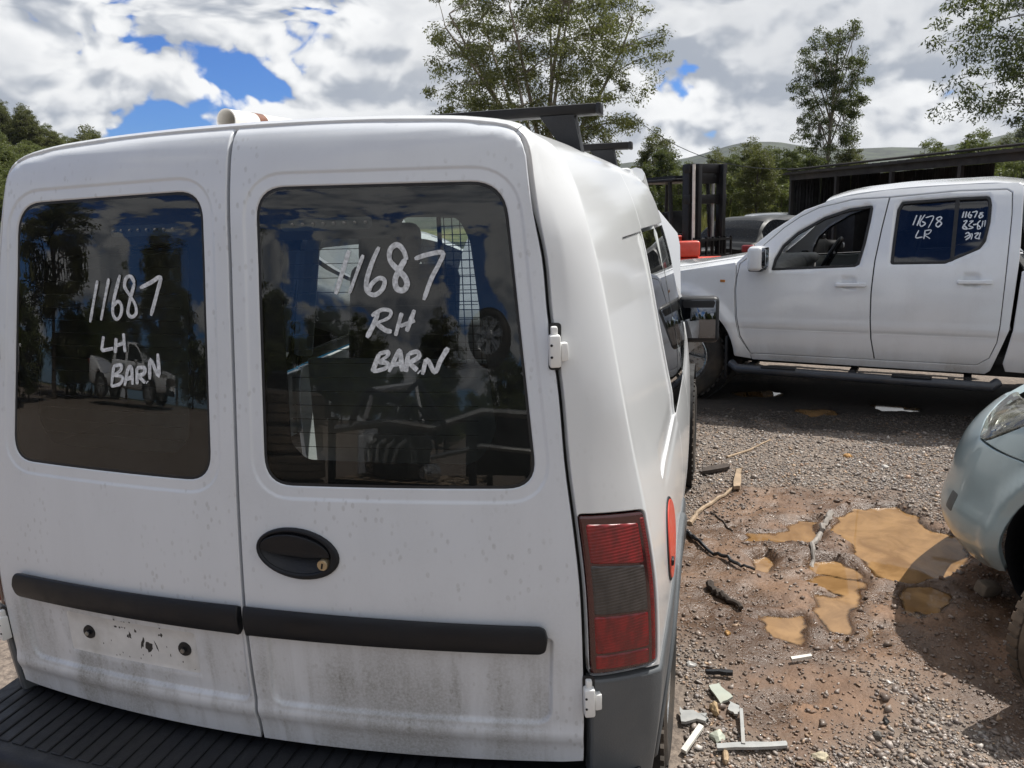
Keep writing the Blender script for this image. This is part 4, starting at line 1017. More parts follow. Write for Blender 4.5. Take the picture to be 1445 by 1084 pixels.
def van_rest():
    # mirror
    for sg in (1, -1):
        mz = 1.032
        hs = MB(); hs.box((sg*.846, 2.82, mz), (.205, .09, .238), (0, 0, 0), .028, 4); hs.box((sg*.76, 2.83, mz-.075), (.12, .05, .06), (0, 0, 0), .02, 3)
        h = hs.build('door_mirror', BLACK_PL, VAN)
        g = MB(); g.box((sg*.848, 2.7735, mz+.006), (.168, .004, .196), (-.06, 0, 0), .0018, 2); g.build('mirror_glass', MIRROR, h)
    # raised bonnet
    bn = MB(); P = []
    for i, u in enumerate(np.linspace(-1, 1, 15)):
        row = []
        for v in np.linspace(0, 1, 10):
            w = .735-.04*v-.13*max(0, v-.75)/.25*1.0; L = .80*v
            row.append((u*w, 3.40+L*math.cos(R(54))*1.0+.05*abs(u)**2*0, .985+L*math.sin(R(54))-.045*abs(u)**3))
        P.append(row)
    P = np.array(P); bn.grid(P); n = len(bn.V); Q = P+np.array([0, -.02, .0]); bn.grid(Q[:, ::-1])
    rim = [tuple(P[0, j]) for j in range(10)]+[tuple(P[i, -1]) for i in range(15)]+[tuple(P[-1, j]) for j in range(9, -1, -1)]
    rim2 = [(x, y-.02, z) for x, y, z in rim]; m = len(rim)
    bn.add(rim+rim2, [(i, i+1, m+i+1, m+i) for i in range(m-1)])
    bn.build('raised_bonnet', WHITE_SIDE, VAN)
    # front: cowl, engine bay, bumper
    fb = MB(); fb.box((0, 3.99, .48), (1.50, .28, .42), None, .09, 4); fb.build('front_bumper', GREY_PL, VAN)
    eb = MB(); eb.box((0, 3.45, .60), (1.30, .85, .40), None, .02); eb.box((.2, 3.5, .83), (.5, .4, .1), None, .03); eb.build('engine_bay', DARK, VAN)
    gl = MB(); sc = np.array([[(u*(.585+(.72-.585)*v), 2.14+.97*v-.05*(1-u*u)*0+.10*(1-u*u)*v, 1.735-.71*v+.02*(1-u*u)) for v in np.linspace(0, 1, 8)] for u in np.linspace(-1, 1, 12)]); gl.grid(sc)
    gl.build('windscreen', GLASS_CLEAR, VAN)
    hd = MB(); hd.box((0, 2.13, 1.745), (1.16, .09, .05), None, .02); hd.build('windscreen_header', WHITE_SIDE, VAN)
    # cabin
    patch('plate_ghost', inset(PLATE if area2(PLATE) > 0 else PLATE[::-1], .001), rear_fn, MAT.get('plate_ghost') or basic('plate_ghost', (.70, .70, .69), .45, var=.08, scale=20, dirt=(.38, .36, .31), dirt_amt=.55), [c for c in VAN.children if c.name.startswith('rear_door')][1], res=.02, t=.0012, r=.0004, off=.0008)
    fl = MB(); fl.box((0, 1.5, .46), (1.46, 2.9, .04)); fl.build('load_floor', BLACK_PL, VAN)
    for sg in (1, -1):
        sw = MB(); sw.box((sg*.735, .65, .80), (.05, .95, .66), None, .02); sw.box((sg*.68, .65, 1.30), (.04, .95, .48), (0, -sg*.18, 0), .02); sw.build('side_lining', LINING, VAN)
        for yy in (1.63, 1.05): MB().tube([(sg*.76, yy, 1.05), (sg*.68, yy, 1.50), (sg*.59, yy, 1.68)], .04, 8).build('inner_pillar', LINING, VAN)
        st = MB(); st.box((sg*.36, 2.02, .80), (.50, .50, .16), None, .05, 3); st.box((sg*.36, 1.78, 1.10), (.48, .14, .62), (-.22, 0, 0), .05, 3); st.box((sg*.36, 1.70, 1.49), (.26, .10, .18), (-.15, 0, 0), .04, 3); st.build('front_seat', FABRIC, VAN)
    db = MB(); db.box((0, 2.88, .93), (1.36, .42, .26), None, .07, 4); db.box((.36, 2.72, 1.05), (.38, .16, .10), None, .04, 3); d = db.build('dashboard', INT_GREY, VAN)
    swl = MB(); ring = [(.36+.185*math.cos(a), 2.55+.185*math.sin(a)*.42, 1.04+.185*math.sin(a)*.9) for a in np.linspace(0, 2*math.pi, 29)]; swl.tube(ring, .016, 8, cap=False)
    for a in (.2, math.pi-.2, -math.pi/2): swl.tube([(.36, 2.55, 1.04), (.36+.18*math.cos(a), 2.55+.18*math.sin(a)*.42, 1.04+.18*math.sin(a)*.9)], .014, 6)
    swl.box((.36, 2.55, 1.04), (.12, .05, .1), (-.4, 0, 0), .02); swl.build('steering_wheel', TRIM, VAN)
    # load barrier of welded mesh behind the seats
    fr = MB(); y = 1.58
    fr.tube([(-.10, y, 1.02), (-.10, y, 1.66), (.56, y, 1.66), (.66, y, 1.02), (-.10, y, 1.02)], .012, 8); B = fr.build('load_barrier', BLACK_METAL, VAN)
    wr = MB()
    for x in np.arange(-.08, .66, .032): wr.tube([(x, y, 1.02), (x, y, 1.66 if x < .56 else 1.66-(x-.56)*6.4)], .0022, 4, cap=False)
    for z in np.arange(1.05, 1.66, .032): wr.tube([(-.10, y+.004, z), (.66-(z-1.02)*.156, y+.004, z)], .0022, 4, cap=False)
    stuff(wr.build('wire_mesh', BLACK_METAL, B, smooth=0))
    bk = MB(); bk.box((0, 1.60, .76), (1.44, .03, .56), None, .01); bk.build('bulkhead', LINING, VAN)
    # number on roof: racks stand free on the gutter
van_rest()

def roof_gear():
    for y, zt, xe, lab in ((.72, 1.842, .640, 'black roof rack bar nearest the rear doors'), (1.67, 1.825, .615, 'black roof rack bar further forward on the van roof')):
        r = empty('roof_rack', (0, y, zt), 0, lab, 'roof rack', 'roof rack bars on the van')
        b = MB(); b.box((0, 0, 0), (2*xe, .046, .026), None, .006, 2); b.build('cross_bar', BLACK_METAL, r)
        for sg in (1, -1):
            MB().box((sg*(xe+.004), 0, 0), (.014, .048, .028), None, .005, 2).build('end_cap', BLACK_PL, r)
            q = [(-.055, 0), (.030, 0), (.052, -.115), (.026, -.115)]
            f = MB(); M = Matrix.Translation((sg*(xe-.085), 0.028, -.012)) @ Matrix(((sg, 0, 0, 0), (0, 0, -1, 0), (0, 1, 0, 0), (0, 0, 0, 1)))
            f.prism(q, .056, M); f.build('foot', BLACK_PL, r, smooth=20)
    p = empty('pvc_pipe', (-.262, .52, 1.853), 0, 'cream plastic pipe with a brown band lying on the van roof', 'pipe')
    n = 28; d = Vector((.09, 1.9, .02)).normalized(); t = MB(); L = 1.95
    t.lathe([(.0245, L), (.0275, L), (.0275, .012), (.0282, .0), (.0250, 0), (.0245, .01), (.0245, L)], (0, 0, 0), d, n); t.build('tube', PVC, p)
    b = MB(); b.lathe([(.0276, .105), (.0284, .105), (.0284, .140), (.0276, .140)], (0, 0, 0), d, n); b.build('brown_band', BROWN_TAPE, p)
roof_gear()
# ================================================================== white dual-cab ute parked across the yard
UTE = empty('dual_cab_ute', (1.22, 5.097, 0.0), R(-15.6), 'white dual cab ute parked side-on with chalk numbers on its rear door glass', 'ute')
_un = spl([.15, .30, .36, .45, .62, .645, .66, .75, 1.0, 1.13, 1.2, 1.45, 1.62, 1.70], [-.12, -.08, -.05, -.012, .022, .024, .030, .035, .024, .004, -.02, -.12, -.20, -.26])
UW = 1.80
def U(uv):
    s, z = uv[:, 0], uv[:, 1]
    y = -_un(z) + .10*np.clip((-.55-s)/.85, 0, 1)**2.2 + .03*np.clip((s-3.0)/.4, 0, 1)**2
    y = y - .030*np.exp(-((np.hypot(s+.62, z-.42)-.50)/.05)**2)*(z > .42)*(s < .1) - .022*np.exp(-((np.hypot(s-2.58, z-.42)-.50)/.05)**2)*(z > .3)*(s > 1.9)
    return np.stack([s, y, z], 1)
def umir(v): return Vector((v.x, UW-v.y, v.z))
def uboth(name, poly, mat, parent=None, fn=U, far=True, **kw):
    a = patch(name, poly, fn, mat, parent or UTE, **kw)
    b = link(name, mirror_mesh(a.data, umir), mat, parent or UTE) if far else None
    return a, b
def ute():
    fd = [(-.112, 1.149), (-.128, 1.05), (-.134, .95), (-.120, .741), (-.089, .581), (-.014, .437), (.888, .441), (.858, .60), (.845, .76), (.840, .95), (.848, 1.17), (.872, 1.40), (.902, 1.617), (.668, 1.612), (.43, 1.560), (.30, 1.495), (.194, 1.420), (.05, 1.285)]
    rd = [(.910, 1.617), (1.34, 1.643), (1.63, 1.641), (1.660, 1.620), (1.668, 1.474), (1.664, 1.183), (1.658, .734), (1.650, .614), (1.615, .500), (1.545, .444), (.896, .441), (.866, .60), (.853, .76), (.848, .95), (.856, 1.17), (.880, 1.40)]
    fw = rpoly([(.128, 1.100), (.142, 1.185), (.192, 1.290), (.29, 1.385), (.473, 1.492), (.641, 1.548), (.805, 1.568), (.796, 1.448), (.778, 1.29), (.750, 1.145), (.72, 1.128)], [.01, .02, .03, .03, .03, .03, .025, .02, .02, .015, .01])
    rw = rpoly([(.955, 1.146), (.958, 1.322), (.965, 1.53), (.990, 1.586), (1.343, 1.602), (1.535, 1.603), (1.549, 1.54), (1.549, 1.428), (1.531, 1.297), (1.500, 1.249), (1.349, 1.175), (1.30, 1.152)], [.02, .02, .02, .02, .02, .03, .02, .03, .03, .03, .03, .03])
    hole = inset([(-.112, 1.149), (-.128, 1.05), (-.134, .95), (-.120, .741), (-.089, .581), (-.014, .437), (.89, .441), (1.545, .444), (1.615, .50), (1.650, .614), (1.658, .734), (1.664, 1.183), (1.668, 1.474), (1.660, 1.62), (1.63, 1.641), (1.34, 1.643), (.906, 1.617), (.668, 1.612), (.43, 1.56), (.30, 1.495), (.194, 1.42), (.05, 1.285)], -.005)
    def door_fn(uv):
        P = U(uv); s, z = uv[:, 0], uv[:, 1]
        for w in (fw, rw):
            P[:, 1] += .010*sstep(sdf(uv, w), .016, .002)
        for c, a in ((.705, 1.0), (1.487, 1.028)):     # handle cups
            P[:, 1] += .016*sstep(np.hypot((s-c+.02)/1.15, (z-a-.012)/1.0), .062, .030)
        return P
    F, F2 = uboth('front_door', fd, UTE_WHITE, fn=door_fn, res=.025, t=.03, r=.005, holes=[fw])
    D, D2 = uboth('rear_door', rd, UTE_WHITE, fn=door_fn, res=.025, t=.03, r=.005, holes=[rw])
    frame = [(-.142, 1.158), (.0, 1.31), (.105, 1.40), (.325, 1.548), (.562, 1.632), (.894, 1.674), (1.366, 1.690), (1.70, 1.688), (1.728, 1.66), (1.735, 1.20), (1.715, .70), (1.63, .40), (1.60, .374), (-.008, .378), (-.02, .44), (-.10, .58), (-.13, .74), (-.143, .95), (-.135, 1.05)]
    uboth('cab_frame', frame, UTE_WHITE, res=.04, t=.03, r=.006, holes=[hole])
    patch('door_seal', inset(hole if area2(hole) > 0 else hole[::-1], -.015), U, SEAL, UTE, res=.1, t=.01, r=.001, off=-.03, holes=[inset(w if area2(w) > 0 else w[::-1], -.012) for w in (fw, rw)])
    for d, d2, w in ((F, F2, fw), (D, D2, rw)):
        drop = .40 if w is fw else 0.      # front windows are wound down into the doors
        g = inset(w if area2(w) > 0 else w[::-1], .018)
        for par, fnm in ((d, None), (d2, umir)):
            mt = GLASS_CLEAR if w is fw else MAT['ute_rear_glass']
            me = patch_mesh('window_pane', g if w is rw else rpoly([(.14, .80), (.74, .80), (.745, 1.135), (.135, 1.115)], .02), U, res=.06, t=.004, r=.001, off=-.034 if drop else -.022)
            link('window_pane', me if fnm is None else mirror_mesh(me, fnm), mt, par)
            me = patch_mesh('window_rubber', inset(w if area2(w) > 0 else w[::-1], .001), U, res=.03, t=.02, r=.004, off=-.006, holes=[g])
            link('window_rubber', me if fnm is None else mirror_mesh(me, fnm), SEAL, par)
    patch('pillar_strip', rpoly([(1.327, 1.16), (1.352, 1.168), (1.354, 1.595), (1.328, 1.594)], .003), U, SEAL, D, res=.1, t=.02, r=.003, off=-.008)
    panes = [c for c in D.children if c.name.startswith('window_pane')]
    UT1 = [[(1.094, 1.492), (1.075, 1.423)], [(1.122, 1.491), (1.102, 1.419)], [(1.146, 1.494), (1.119, 1.443), (1.129, 1.414), (1.153, 1.432), (1.132, 1.449)], [(1.152, 1.473), (1.201, 1.48), (1.174, 1.401)], [(1.244, 1.479), (1.221, 1.462), (1.255, 1.433), (1.235, 1.408), (1.221, 1.428), (1.252, 1.465), (1.241, 1.48)], [(1.116, 1.388), (1.102, 1.337), (1.144, 1.34)], [(1.157, 1.387), (1.153, 1.326)], [(1.157, 1.384), (1.194, 1.387), (1.181, 1.361), (1.153, 1.357), (1.193, 1.327)]]
    UT2 = [[(1.386, 1.508), (1.379, 1.466)], [(1.402, 1.507), (1.397, 1.466)], [(1.423, 1.507), (1.413, 1.479), (1.426, 1.465), (1.434, 1.481), (1.419, 1.485)], [(1.435, 1.501), (1.465, 1.505), (1.452, 1.464)], [(1.5, 1.499), (1.483, 1.493), (1.502, 1.476), (1.486, 1.463), (1.479, 1.477), (1.503, 1.499)], [(1.387, 1.441), (1.409, 1.445), (1.387, 1.399), (1.415, 1.39), (1.389, 1.419)], [(1.424, 1.44), (1.446, 1.444), (1.422, 1.415), (1.45, 1.398), (1.421, 1.39)], [(1.448, 1.418), (1.47, 1.421)], [(1.49, 1.447), (1.474, 1.422), (1.494, 1.397), (1.477, 1.389), (1.476, 1.43)], [(1.505, 1.443), (1.501, 1.4)], [(1.519, 1.446), (1.517, 1.403)], [(1.406, 1.357), (1.423, 1.365), (1.437, 1.34), (1.412, 1.316)], [(1.403, 1.332), (1.446, 1.356), (1.444, 1.318)], [(1.46, 1.356), (1.485, 1.361), (1.467, 1.331), (1.497, 1.321)], [(1.496, 1.364), (1.488, 1.318)]]
    stuff(ribbon(UT1+UT2, U, .0085, panes[0], 'chalk_writing', CHALK, off=-.0205))
    # handles
    for d, c, a in ((F, .703, .997), (D, 1.487, 1.027)):
        q = rpoly([(c-.105, a-.016), (c+.108, a-.014), (c+.108, a+.016), (c-.105, a+.012)], .012)
        h = patch('door_handle', q, U, UTE_WHITE, d, res=.03, t=.03, r=.009, off=.026)
        patch('lock_cap', rpoly([(c+.062, a-.014), (c+.107, a-.013), (c+.107, a+.015), (c+.062, a+.014)], .01), U, UTE_WHITE, h, res=.03, t=.02, r=.004, off=.0275)
    for d, (x0, x1) in ((F, (-.06, .78)), (D, (.90, 1.60))):
        q = rpoly([(x0, .628), (x1, .632), (x1, .647), (x0, .640)], .006)
        patch('door_crease', q, U, UTE_WHITE, d, res=.04, t=.012, r=.006, off=.004)
    # front fender, bed side
    fa = [(-.62+.475*math.cos(a), .40+.475*math.sin(a)) for a in np.linspace(0, math.pi, 22)]
    uboth('fender', [(-.012, .385), (-.146, .40)]+fa[1:]+[(-1.12, .45), (-1.38, .50), (-1.38, .86), (-1.25, .985), (-.60, 1.094), (-.148, 1.162), (-.140, 1.05), (-.147, .95), (-.135, .74), (-.10, .575), (-.022, .435)], UTE_WHITE, res=.03, t=.04, r=.006)
    ra = [(2.58+.49*math.cos(a), .42+.49*math.sin(a)) for a in np.linspace(0, math.pi, 22)]
    uboth('bed_side', [(1.738, .70), (1.700, .46), (1.72, .40), (2.09, .39)]+ra[::-1]+[(3.12, .50), (3.45, .55), (3.47, 1.12), (1.80, 1.12), (1.755, 1.10)], UTE_WHITE, res=.03, t=.04, r=.008)
    fl = [(2.58+.55*math.cos(a), .42+.55*math.sin(a)) for a in np.linspace(math.pi*1.02, -.02, 24)]
    uboth('wheel_flare', ra+fl, UTE_WHITE, res=.04, t=.03, r=.01, off=.03)
    rp = patch('side_repeater', rpoly([(-.262, 1.006), (-.222, 1.004), (-.222, 1.024), (-.262, 1.026)], .005), U, AMBER, UTE, res=.05, t=.008, r=.003, off=.006)
    # roof, bonnet, screens
    rs = spl([.45, .562, .894, 1.366, 1.60, 1.74], [1.598, 1.634, 1.677, 1.692, 1.690, 1.668])
    def roof_fn(uv):
        s, q = uv[:, 0], uv[:, 1]; z = rs(s); e = -_un(np.minimum(z, 1.69)); w = UW/2-e
        y = UW/2+q*w; zz = z+.05*(1-np.abs(q)**2.6)
        return np.stack([s, y, zz], 1)
    patch('roof', [(.47, -1.), (1.74, -1.), (1.74, 1.), (.47, 1.)], roof_fn, UTE_WHITE, UTE, res=.06, t=.02, r=.004)
    patch('headliner', [(.50, -.97), (1.70, -.97), (1.70, .97), (.50, .97)], lambda uv: roof_fn(uv)-[0, 0, .05], INT_LIGHT, UTE, res=.2, t=.004, r=.001)
    def ws_fn(uv):
        q, v = uv[:, 0], uv[:, 1]; e = .03+(.26-.03)*v*.9; w = UW/2-e
        return np.stack([-.16+.66*v-.10*(1-q*q)*(1-.4*v), UW/2+q*w, 1.135+.49*v**.92], 1)
    ws = patch('windscreen', [(-.98, 0), (.98, 0), (.98, 1), (-.98, 1)], ws_fn, GLASS_CLEAR, UTE, res=.1, t=.005, r=.001, sgn=-1)
    WT = [[(-.55, .55), (-.50, .32)], [(-.43, .56), (-.38, .33)], [(-.25, .62), (-.32, .50), (-.28, .38), (-.20, .42), (-.25, .52)], [(-.12, .62), (-.02, .50), (.0, .62), (-.06, .35)], [(.10, .60), (.22, .58), (.12, .40), (.24, .38)], [(.34, .60), (.30, .36)]]
    stuff(ribbon(WT, ws_fn, .02, ws, 'chalk_writing', CHALK, off=.002, sgn=-1))
    rw_fn = lambda uv: np.stack([1.74+.06*(1-uv[:, 1]), UW/2+uv[:, 0]*(UW/2-.06-.2*uv[:, 1]), 1.15+.48*uv[:, 1]], 1)
    patch('rear_window', [(-.9, .05), (.9, .05), (.9, .95), (-.9, .95)], rw_fn, GLASS_DARK, UTE, res=.2, t=.005, r=.001)
    bz = spl([-1.42, -1.25, -.60, -.12], [.90, .995, 1.098, 1.172])
    def bon_fn(uv):
        s, q = uv[:, 0], uv[:, 1]; w = UW/2-.035-.12*np.clip((-.5-s)/.9, 0, 1)**2
        return np.stack([s, UW/2+q*w, bz(s)-.02+.055*(1-np.abs(q)**3)-.012*sstep(np.abs(np.abs(q)-.62), .06, 0)], 1)
    patch('bonnet', rpoly([(-1.40, -.97), (-.15, -1.), (-.15, 1.), (-1.40, .97)], .03), bon_fn, UTE_WHITE, UTE, res=.05, t=.02, r=.006)
    patch('wiper_cowl', [(-.16, -.95), (-.02, -.95), (-.02, .95), (-.16, .95)], lambda uv: np.stack([uv[:, 0], UW/2+uv[:, 1]*(UW/2-.03), 1.125+uv[:, 0]*.1], 1), BLACK_PL, UTE, res=.2, t=.01, r=.002)
    fb = MB(); fb.box((-1.36, UW/2, .60), (.22, 1.62, .42), None, .08, 4); b = fb.build('front_bumper', UTE_WHITE, UTE)
    MB().box((-1.43, UW/2, .80), (.12, 1.05, .20), None, .03, 3).build('grille', BLACK_PL, UTE)
    for y in (.26, UW-.26): MB().box((-1.36, y, .82), (.22, .30, .19), (0, 0, .25 if y > 1 else -.25), .05, 4).build('headlight', MAT.get('clear_lamp') or basic('clear_lamp', (.6, .62, .62), .12, .3, var=.1, coat=1), UTE)
    # mirrors
    for sg, y in ((-1, 0), (1, UW)):
        m = MB(); m.box((.045, y+sg*.125, 1.20), (.115, .20, .185), (0, 0, 0), .035, 4); mm = m.build('door_mirror', UTE_WHITE, UTE)
        n = MB(); n.box((.048, y+sg*.115, 1.118), (.105, .17, .03), None, .012, 2); n.box((.06, y+sg*.03, 1.125), (.07, .10, .045), None, .015); n.build('mirror_base', BLACK_PL, mm)
        MB().box((.100, y+sg*.125, 1.205), (.012, .165, .15), None, .02, 3).build('mirror_glass', MIRROR, mm)
    # side steps
    for y in (-.055, UW+.055):
        s = MB(); s.tube([(-.16, y+(.06 if y < 1 else -.06), .345), (-.10, y, .318), (.5, y, .312), (1.55, y, .308), (1.64, y, .308), (1.68, y+(.05 if y < 1 else -.05), .33)], .036, 12); st = s.build('side_step', MAT.get('step_black') or basic('step_black', (.035, .04, .05), .4, 0, var=.15, coat=.2, dirt=(.12, .1, .08), dirt_amt=.35), UTE)
        for x in (.22, 1.15):
            MB().box((x, y, .345), (.26, .07, .012), None, .005).build('step_pad', BLACK_PL, st)
        for x in (.0, .75, 1.5): MB().box((x, y+(.12 if y < 1 else -.12), .34), (.05, .24, .03), None, .005).build('step_bracket', BLACK_METAL, st)
    # chassis, bed, cabin
    ch = MB(); ch.box((1.0, UW/2, .40), (4.5, 1.30, .16), None, .03); ch.box((1.0, UW/2, .33), (3.9, .7, .12)); ch.build('chassis', DARK, UTE)
    bd = MB(); bd.box((2.62, UW/2, .62), (1.7, 1.6, .08)); bd.box((1.79, UW/2, .88), (.05, 1.64, .46)); bd.box((3.45, UW/2, .84), (.06, 1.60, .54), None, .02); bd.build('bed_floor', DARK, UTE)
    cf = MB(); cf.box((.85, UW/2, .47), (1.75, 1.62, .05)); cf.build('cabin_floor', DARK, UTE)
    d = MB(); d.box((.02, UW/2, 1.04), (.36, 1.50, .20), None, .07, 4); d.box((.12, UW/2-.0, .88), (.28, .42, .32), None, .05, 3); d.box((.13, UW-.48, 1.10), (.22, .42, .10), None, .045, 4); d.build('dashboard', UTE_DASH, UTE)
    sw = MB(); cx, cy, cz = .36, UW-.48, 1.11
    ring = [(cx+.19*math.sin(a)*.45, cy+.19*math.cos(a), cz+.19*math.sin(a)*.89) for a in np.linspace(0, 2*math.pi, 29)]; sw.tube(ring, .017, 8, cap=False)
    for a in (.1, math.pi-.1, -math.pi/2): sw.tube([(cx, cy, cz), (cx+.18*math.sin(a)*.45, cy+.18*math.cos(a), cz+.18*math.sin(a)*.89)], .016, 6)
    sw.box((cx, cy, cz), (.06, .13, .12), (0, .45, 0), .025); sw.build('steering_wheel', TRIM, UTE)
    for y in (.46, UW-.46):
        s = MB(); s.box((.72, y, .78), (.50, .50, .15), None, .05, 3); s.box((.98, y, 1.08), (.13, .48, .60), (0, .2, 0), .05, 3); s.box((1.06, y, 1.44), (.09, .26, .17), (0, .15, 0), .035, 3); s.build('front_seat', FABRIC, UTE)
    s = MB(); s.box((1.45, UW/2, .76), (.42, 1.36, .16), None, .05, 3); s.box((1.64, UW/2, 1.06), (.12, 1.36, .54), (0, .12, 0), .05, 3); s.build('rear_seat', FABRIC, UTE)
    for x in (-.62, 2.58):
        for y, sg in ((.115, -1), (UW-.115, 1)):
            w = wheel('wheel', (x, y, .385), sg, UTE, .375, .245, .225, 'alloy', nsp=6)
            w.matrix_local = Matrix.Translation((x, y, .375)) @ Matrix.Rotation(math.pi/2, 4, 'Z') @ Matrix.Rotation(R(12) if x < 0 else 0, 4, 'Z')
    for x in (-.62, 2.58):
        for y0, y1 in ((.05, .42), (UW-.42, UW-.05)):
            ww = MB(); ww.lathe([(.47, 0), (.47, y1-y0)], (x, y0, .42), (0, 1, 0), 28); ww.build('wheel_well', DARK, UTE)
    for y in (.11, UW-.11): MB().box((-.205, y, .40), (.02, .24, .34), None, .005).build('mud_flap', BLACK_PL, UTE)
glass('ute_rear_glass', (.16, .19, .24), 1.6, .03, (.10, .14, .25))
ute()
# ================================================================== other vehicles
def loft_car(name, label, loc, rz, paint, L=4.2, W=1.72, H=1.46, hood=.86, tail=.95, belt=.90, ws=(1.05, 1.75), rw=(3.3, 3.85), wb=(.80, 3.35), Rt=.31, sill=.22, lamps=True, cat='car', group=None, glassm=None, nose=.30, win=True):
    """compact car lofted from stations; local x runs nose to tail"""
    root = empty(name, loc, rz, label, cat, group)
    st = np.unique(np.concatenate([np.linspace(0, L, 34), [ws[0], ws[1], rw[0], rw[1]]] + [c+Rt*1.18*np.cos(np.linspace(0, math.pi, 13)) for c in wb] + [[0, .02, .06, .12, .2, L-.2, L-.12, L-.05, L]]))
    top = spl([0, .12, .35, ws[0], ws[0]+.01, (ws[0]+ws[1])/2, ws[1], (ws[1]+rw[0])/2, rw[0], (rw[0]+rw[1])/2, rw[1], max(rw[1]+.02, L-.12), L],
              [hood-.24, hood-.10, hood-.04, hood+.05, hood+.055, hood+(H-hood)*.60, H-.03, H, H-.04, tail+(H-tail)*.58, tail+.02, tail, tail-.12])
    def sec(a):
        e = min(1, (a/.45)) if a < .45 else min(1, (L-a)/.35)
        w = W/2*(1-.26*(1-max(e, 0))**2.2) - .02
        z0 = sill+.05*(1-e)
        for c in wb:
            d = abs(a-c)
            if d < Rt*1.18: z0 = max(z0, Rt+math.sqrt(max(0, (Rt*1.18)**2-d*d)))
        t = float(top(a)); b = min(belt+.06*(a/L), t-.02); z0 = min(z0, b-.12)
        pts = [(w-.05, z0), (w-.005, z0+.05), (w+.01, (z0+b)/2), (w, b-.05), (w-.035, b)]
        k = max(0., t-b)
        pts += [(w-.045-.30*k*.06, b+k*.06), (w-.045-.30*k*.88, b+k*.88), (w-.05-.30*k-.05, b+k*.985), ((w-.05-.3*k)*.55, t+.018), (0, t+.026)]
        return np.array([(a, y, z) for y, z in pts])
    Sx = np.array([sec(a) for a in st]); n = Sx.shape[1]
    full = np.concatenate([Sx, (Sx*[1, -1, 1])[:, ::-1][:, 1:]], 1); m = full.shape[1]
    body = MB(); panes = {}
    glassm = glassm or GLASS_DARK
    for i in range(len(st)-1):
        a = (st[i]+st[i+1])/2
        for j in range(m-1):
            f = [full[i, j], full[i+1, j], full[i+1, j+1], full[i, j+1]]
            jj = j if j < n-1 else m-2-j
            key = None
            cab = ws[0]+.05 < a < rw[1]-.02
            if jj == 5 and ws[0]+.22 < a < rw[1]-.20:
                pil = [ws[1]+(rw[0]-ws[1])*.42]
                blk = int(a > pil[0]); 
                if abs(a-pil[0]) > .05: key = ('side_window', 0 if j < n-1 else 1, blk)
            if jj >= 7 and ws[0] < a < ws[1]: key = ('windscreen', 0, 0)
            if jj >= 7 and rw[0]+.03 < a < rw[1]: key = ('rear_window', 0, 0)
            if win and key: panes.setdefault(key, MB()).add(f, [(0, 1, 2, 3)])
            else: body.add(f, [(0, 1, 2, 3)])
    for i, rev in ((0, 1), (-1, 0)):
        c = full[i]; body.add(c, [tuple(range(m))[::-1 if rev else 1]])
    bm_o = body.build('body', paint, root, smooth=40)
    bm = bmesh.new(); bm.from_mesh(bm_o.data); bmesh.ops.remove_doubles(bm, verts=bm.verts, dist=1e-4); bm.to_mesh(bm_o.data); bm.free()
    for k, mb in panes.items():
        o = mb.build(k[0], glassm, root, smooth=40)
        bm = bmesh.new(); bm.from_mesh(o.data); bmesh.ops.remove_doubles(bm, verts=bm.verts, dist=1e-4); bm.to_mesh(o.data); bm.free()
    ud = MB(); ud.box((L/2, 0, sill+.14), (L-.5, W-.42, .22)); ud.box((L*.52, 0, .62), (L*.40, W-.3, .42), None, .05); ud.build('underbody', DARK, root)
    for a in wb:
        for sg in (1, -1):
            w = wheel('wheel', (a, sg*(W/2-.11), Rt), sg, root, Rt, .19, Rt*.64, 'alloy')
            w.matrix_local = Matrix.Translation((a, sg*(W/2-.11), Rt)) @ Matrix.Rotation(math.pi/2, 4, 'Z')
    if lamps:
        for sg in (1, -1):
            MB().box((.13, sg*(W/2-.27), hood-.16), (.22, .34, .14), (0, 0, -sg*.45), .05, 4).build('headlight', MAT.get('clear_lamp'), root)
            MB().box((L-.10, sg*(W/2-.20), tail-.10), (.16, .26, .16), (0, 0, sg*.4), .04, 4).build('tail_light', RED_LENS, root)
            MB().box((ws[0]+.45, sg*(W/2+.06), belt+.07), (.10, .16, .11), None, .03, 3).build('door_mirror', paint, root)
        MB().box((-.005, 0, .44), (.04, 1.0, .16), None, .015).build('grille', BLACK_PL, root)
        MB().box((L+.005, 0, .60), (.015, .38, .12), None, .004).build('number_plate', MAT.get('slot_grey'), root)
    return root

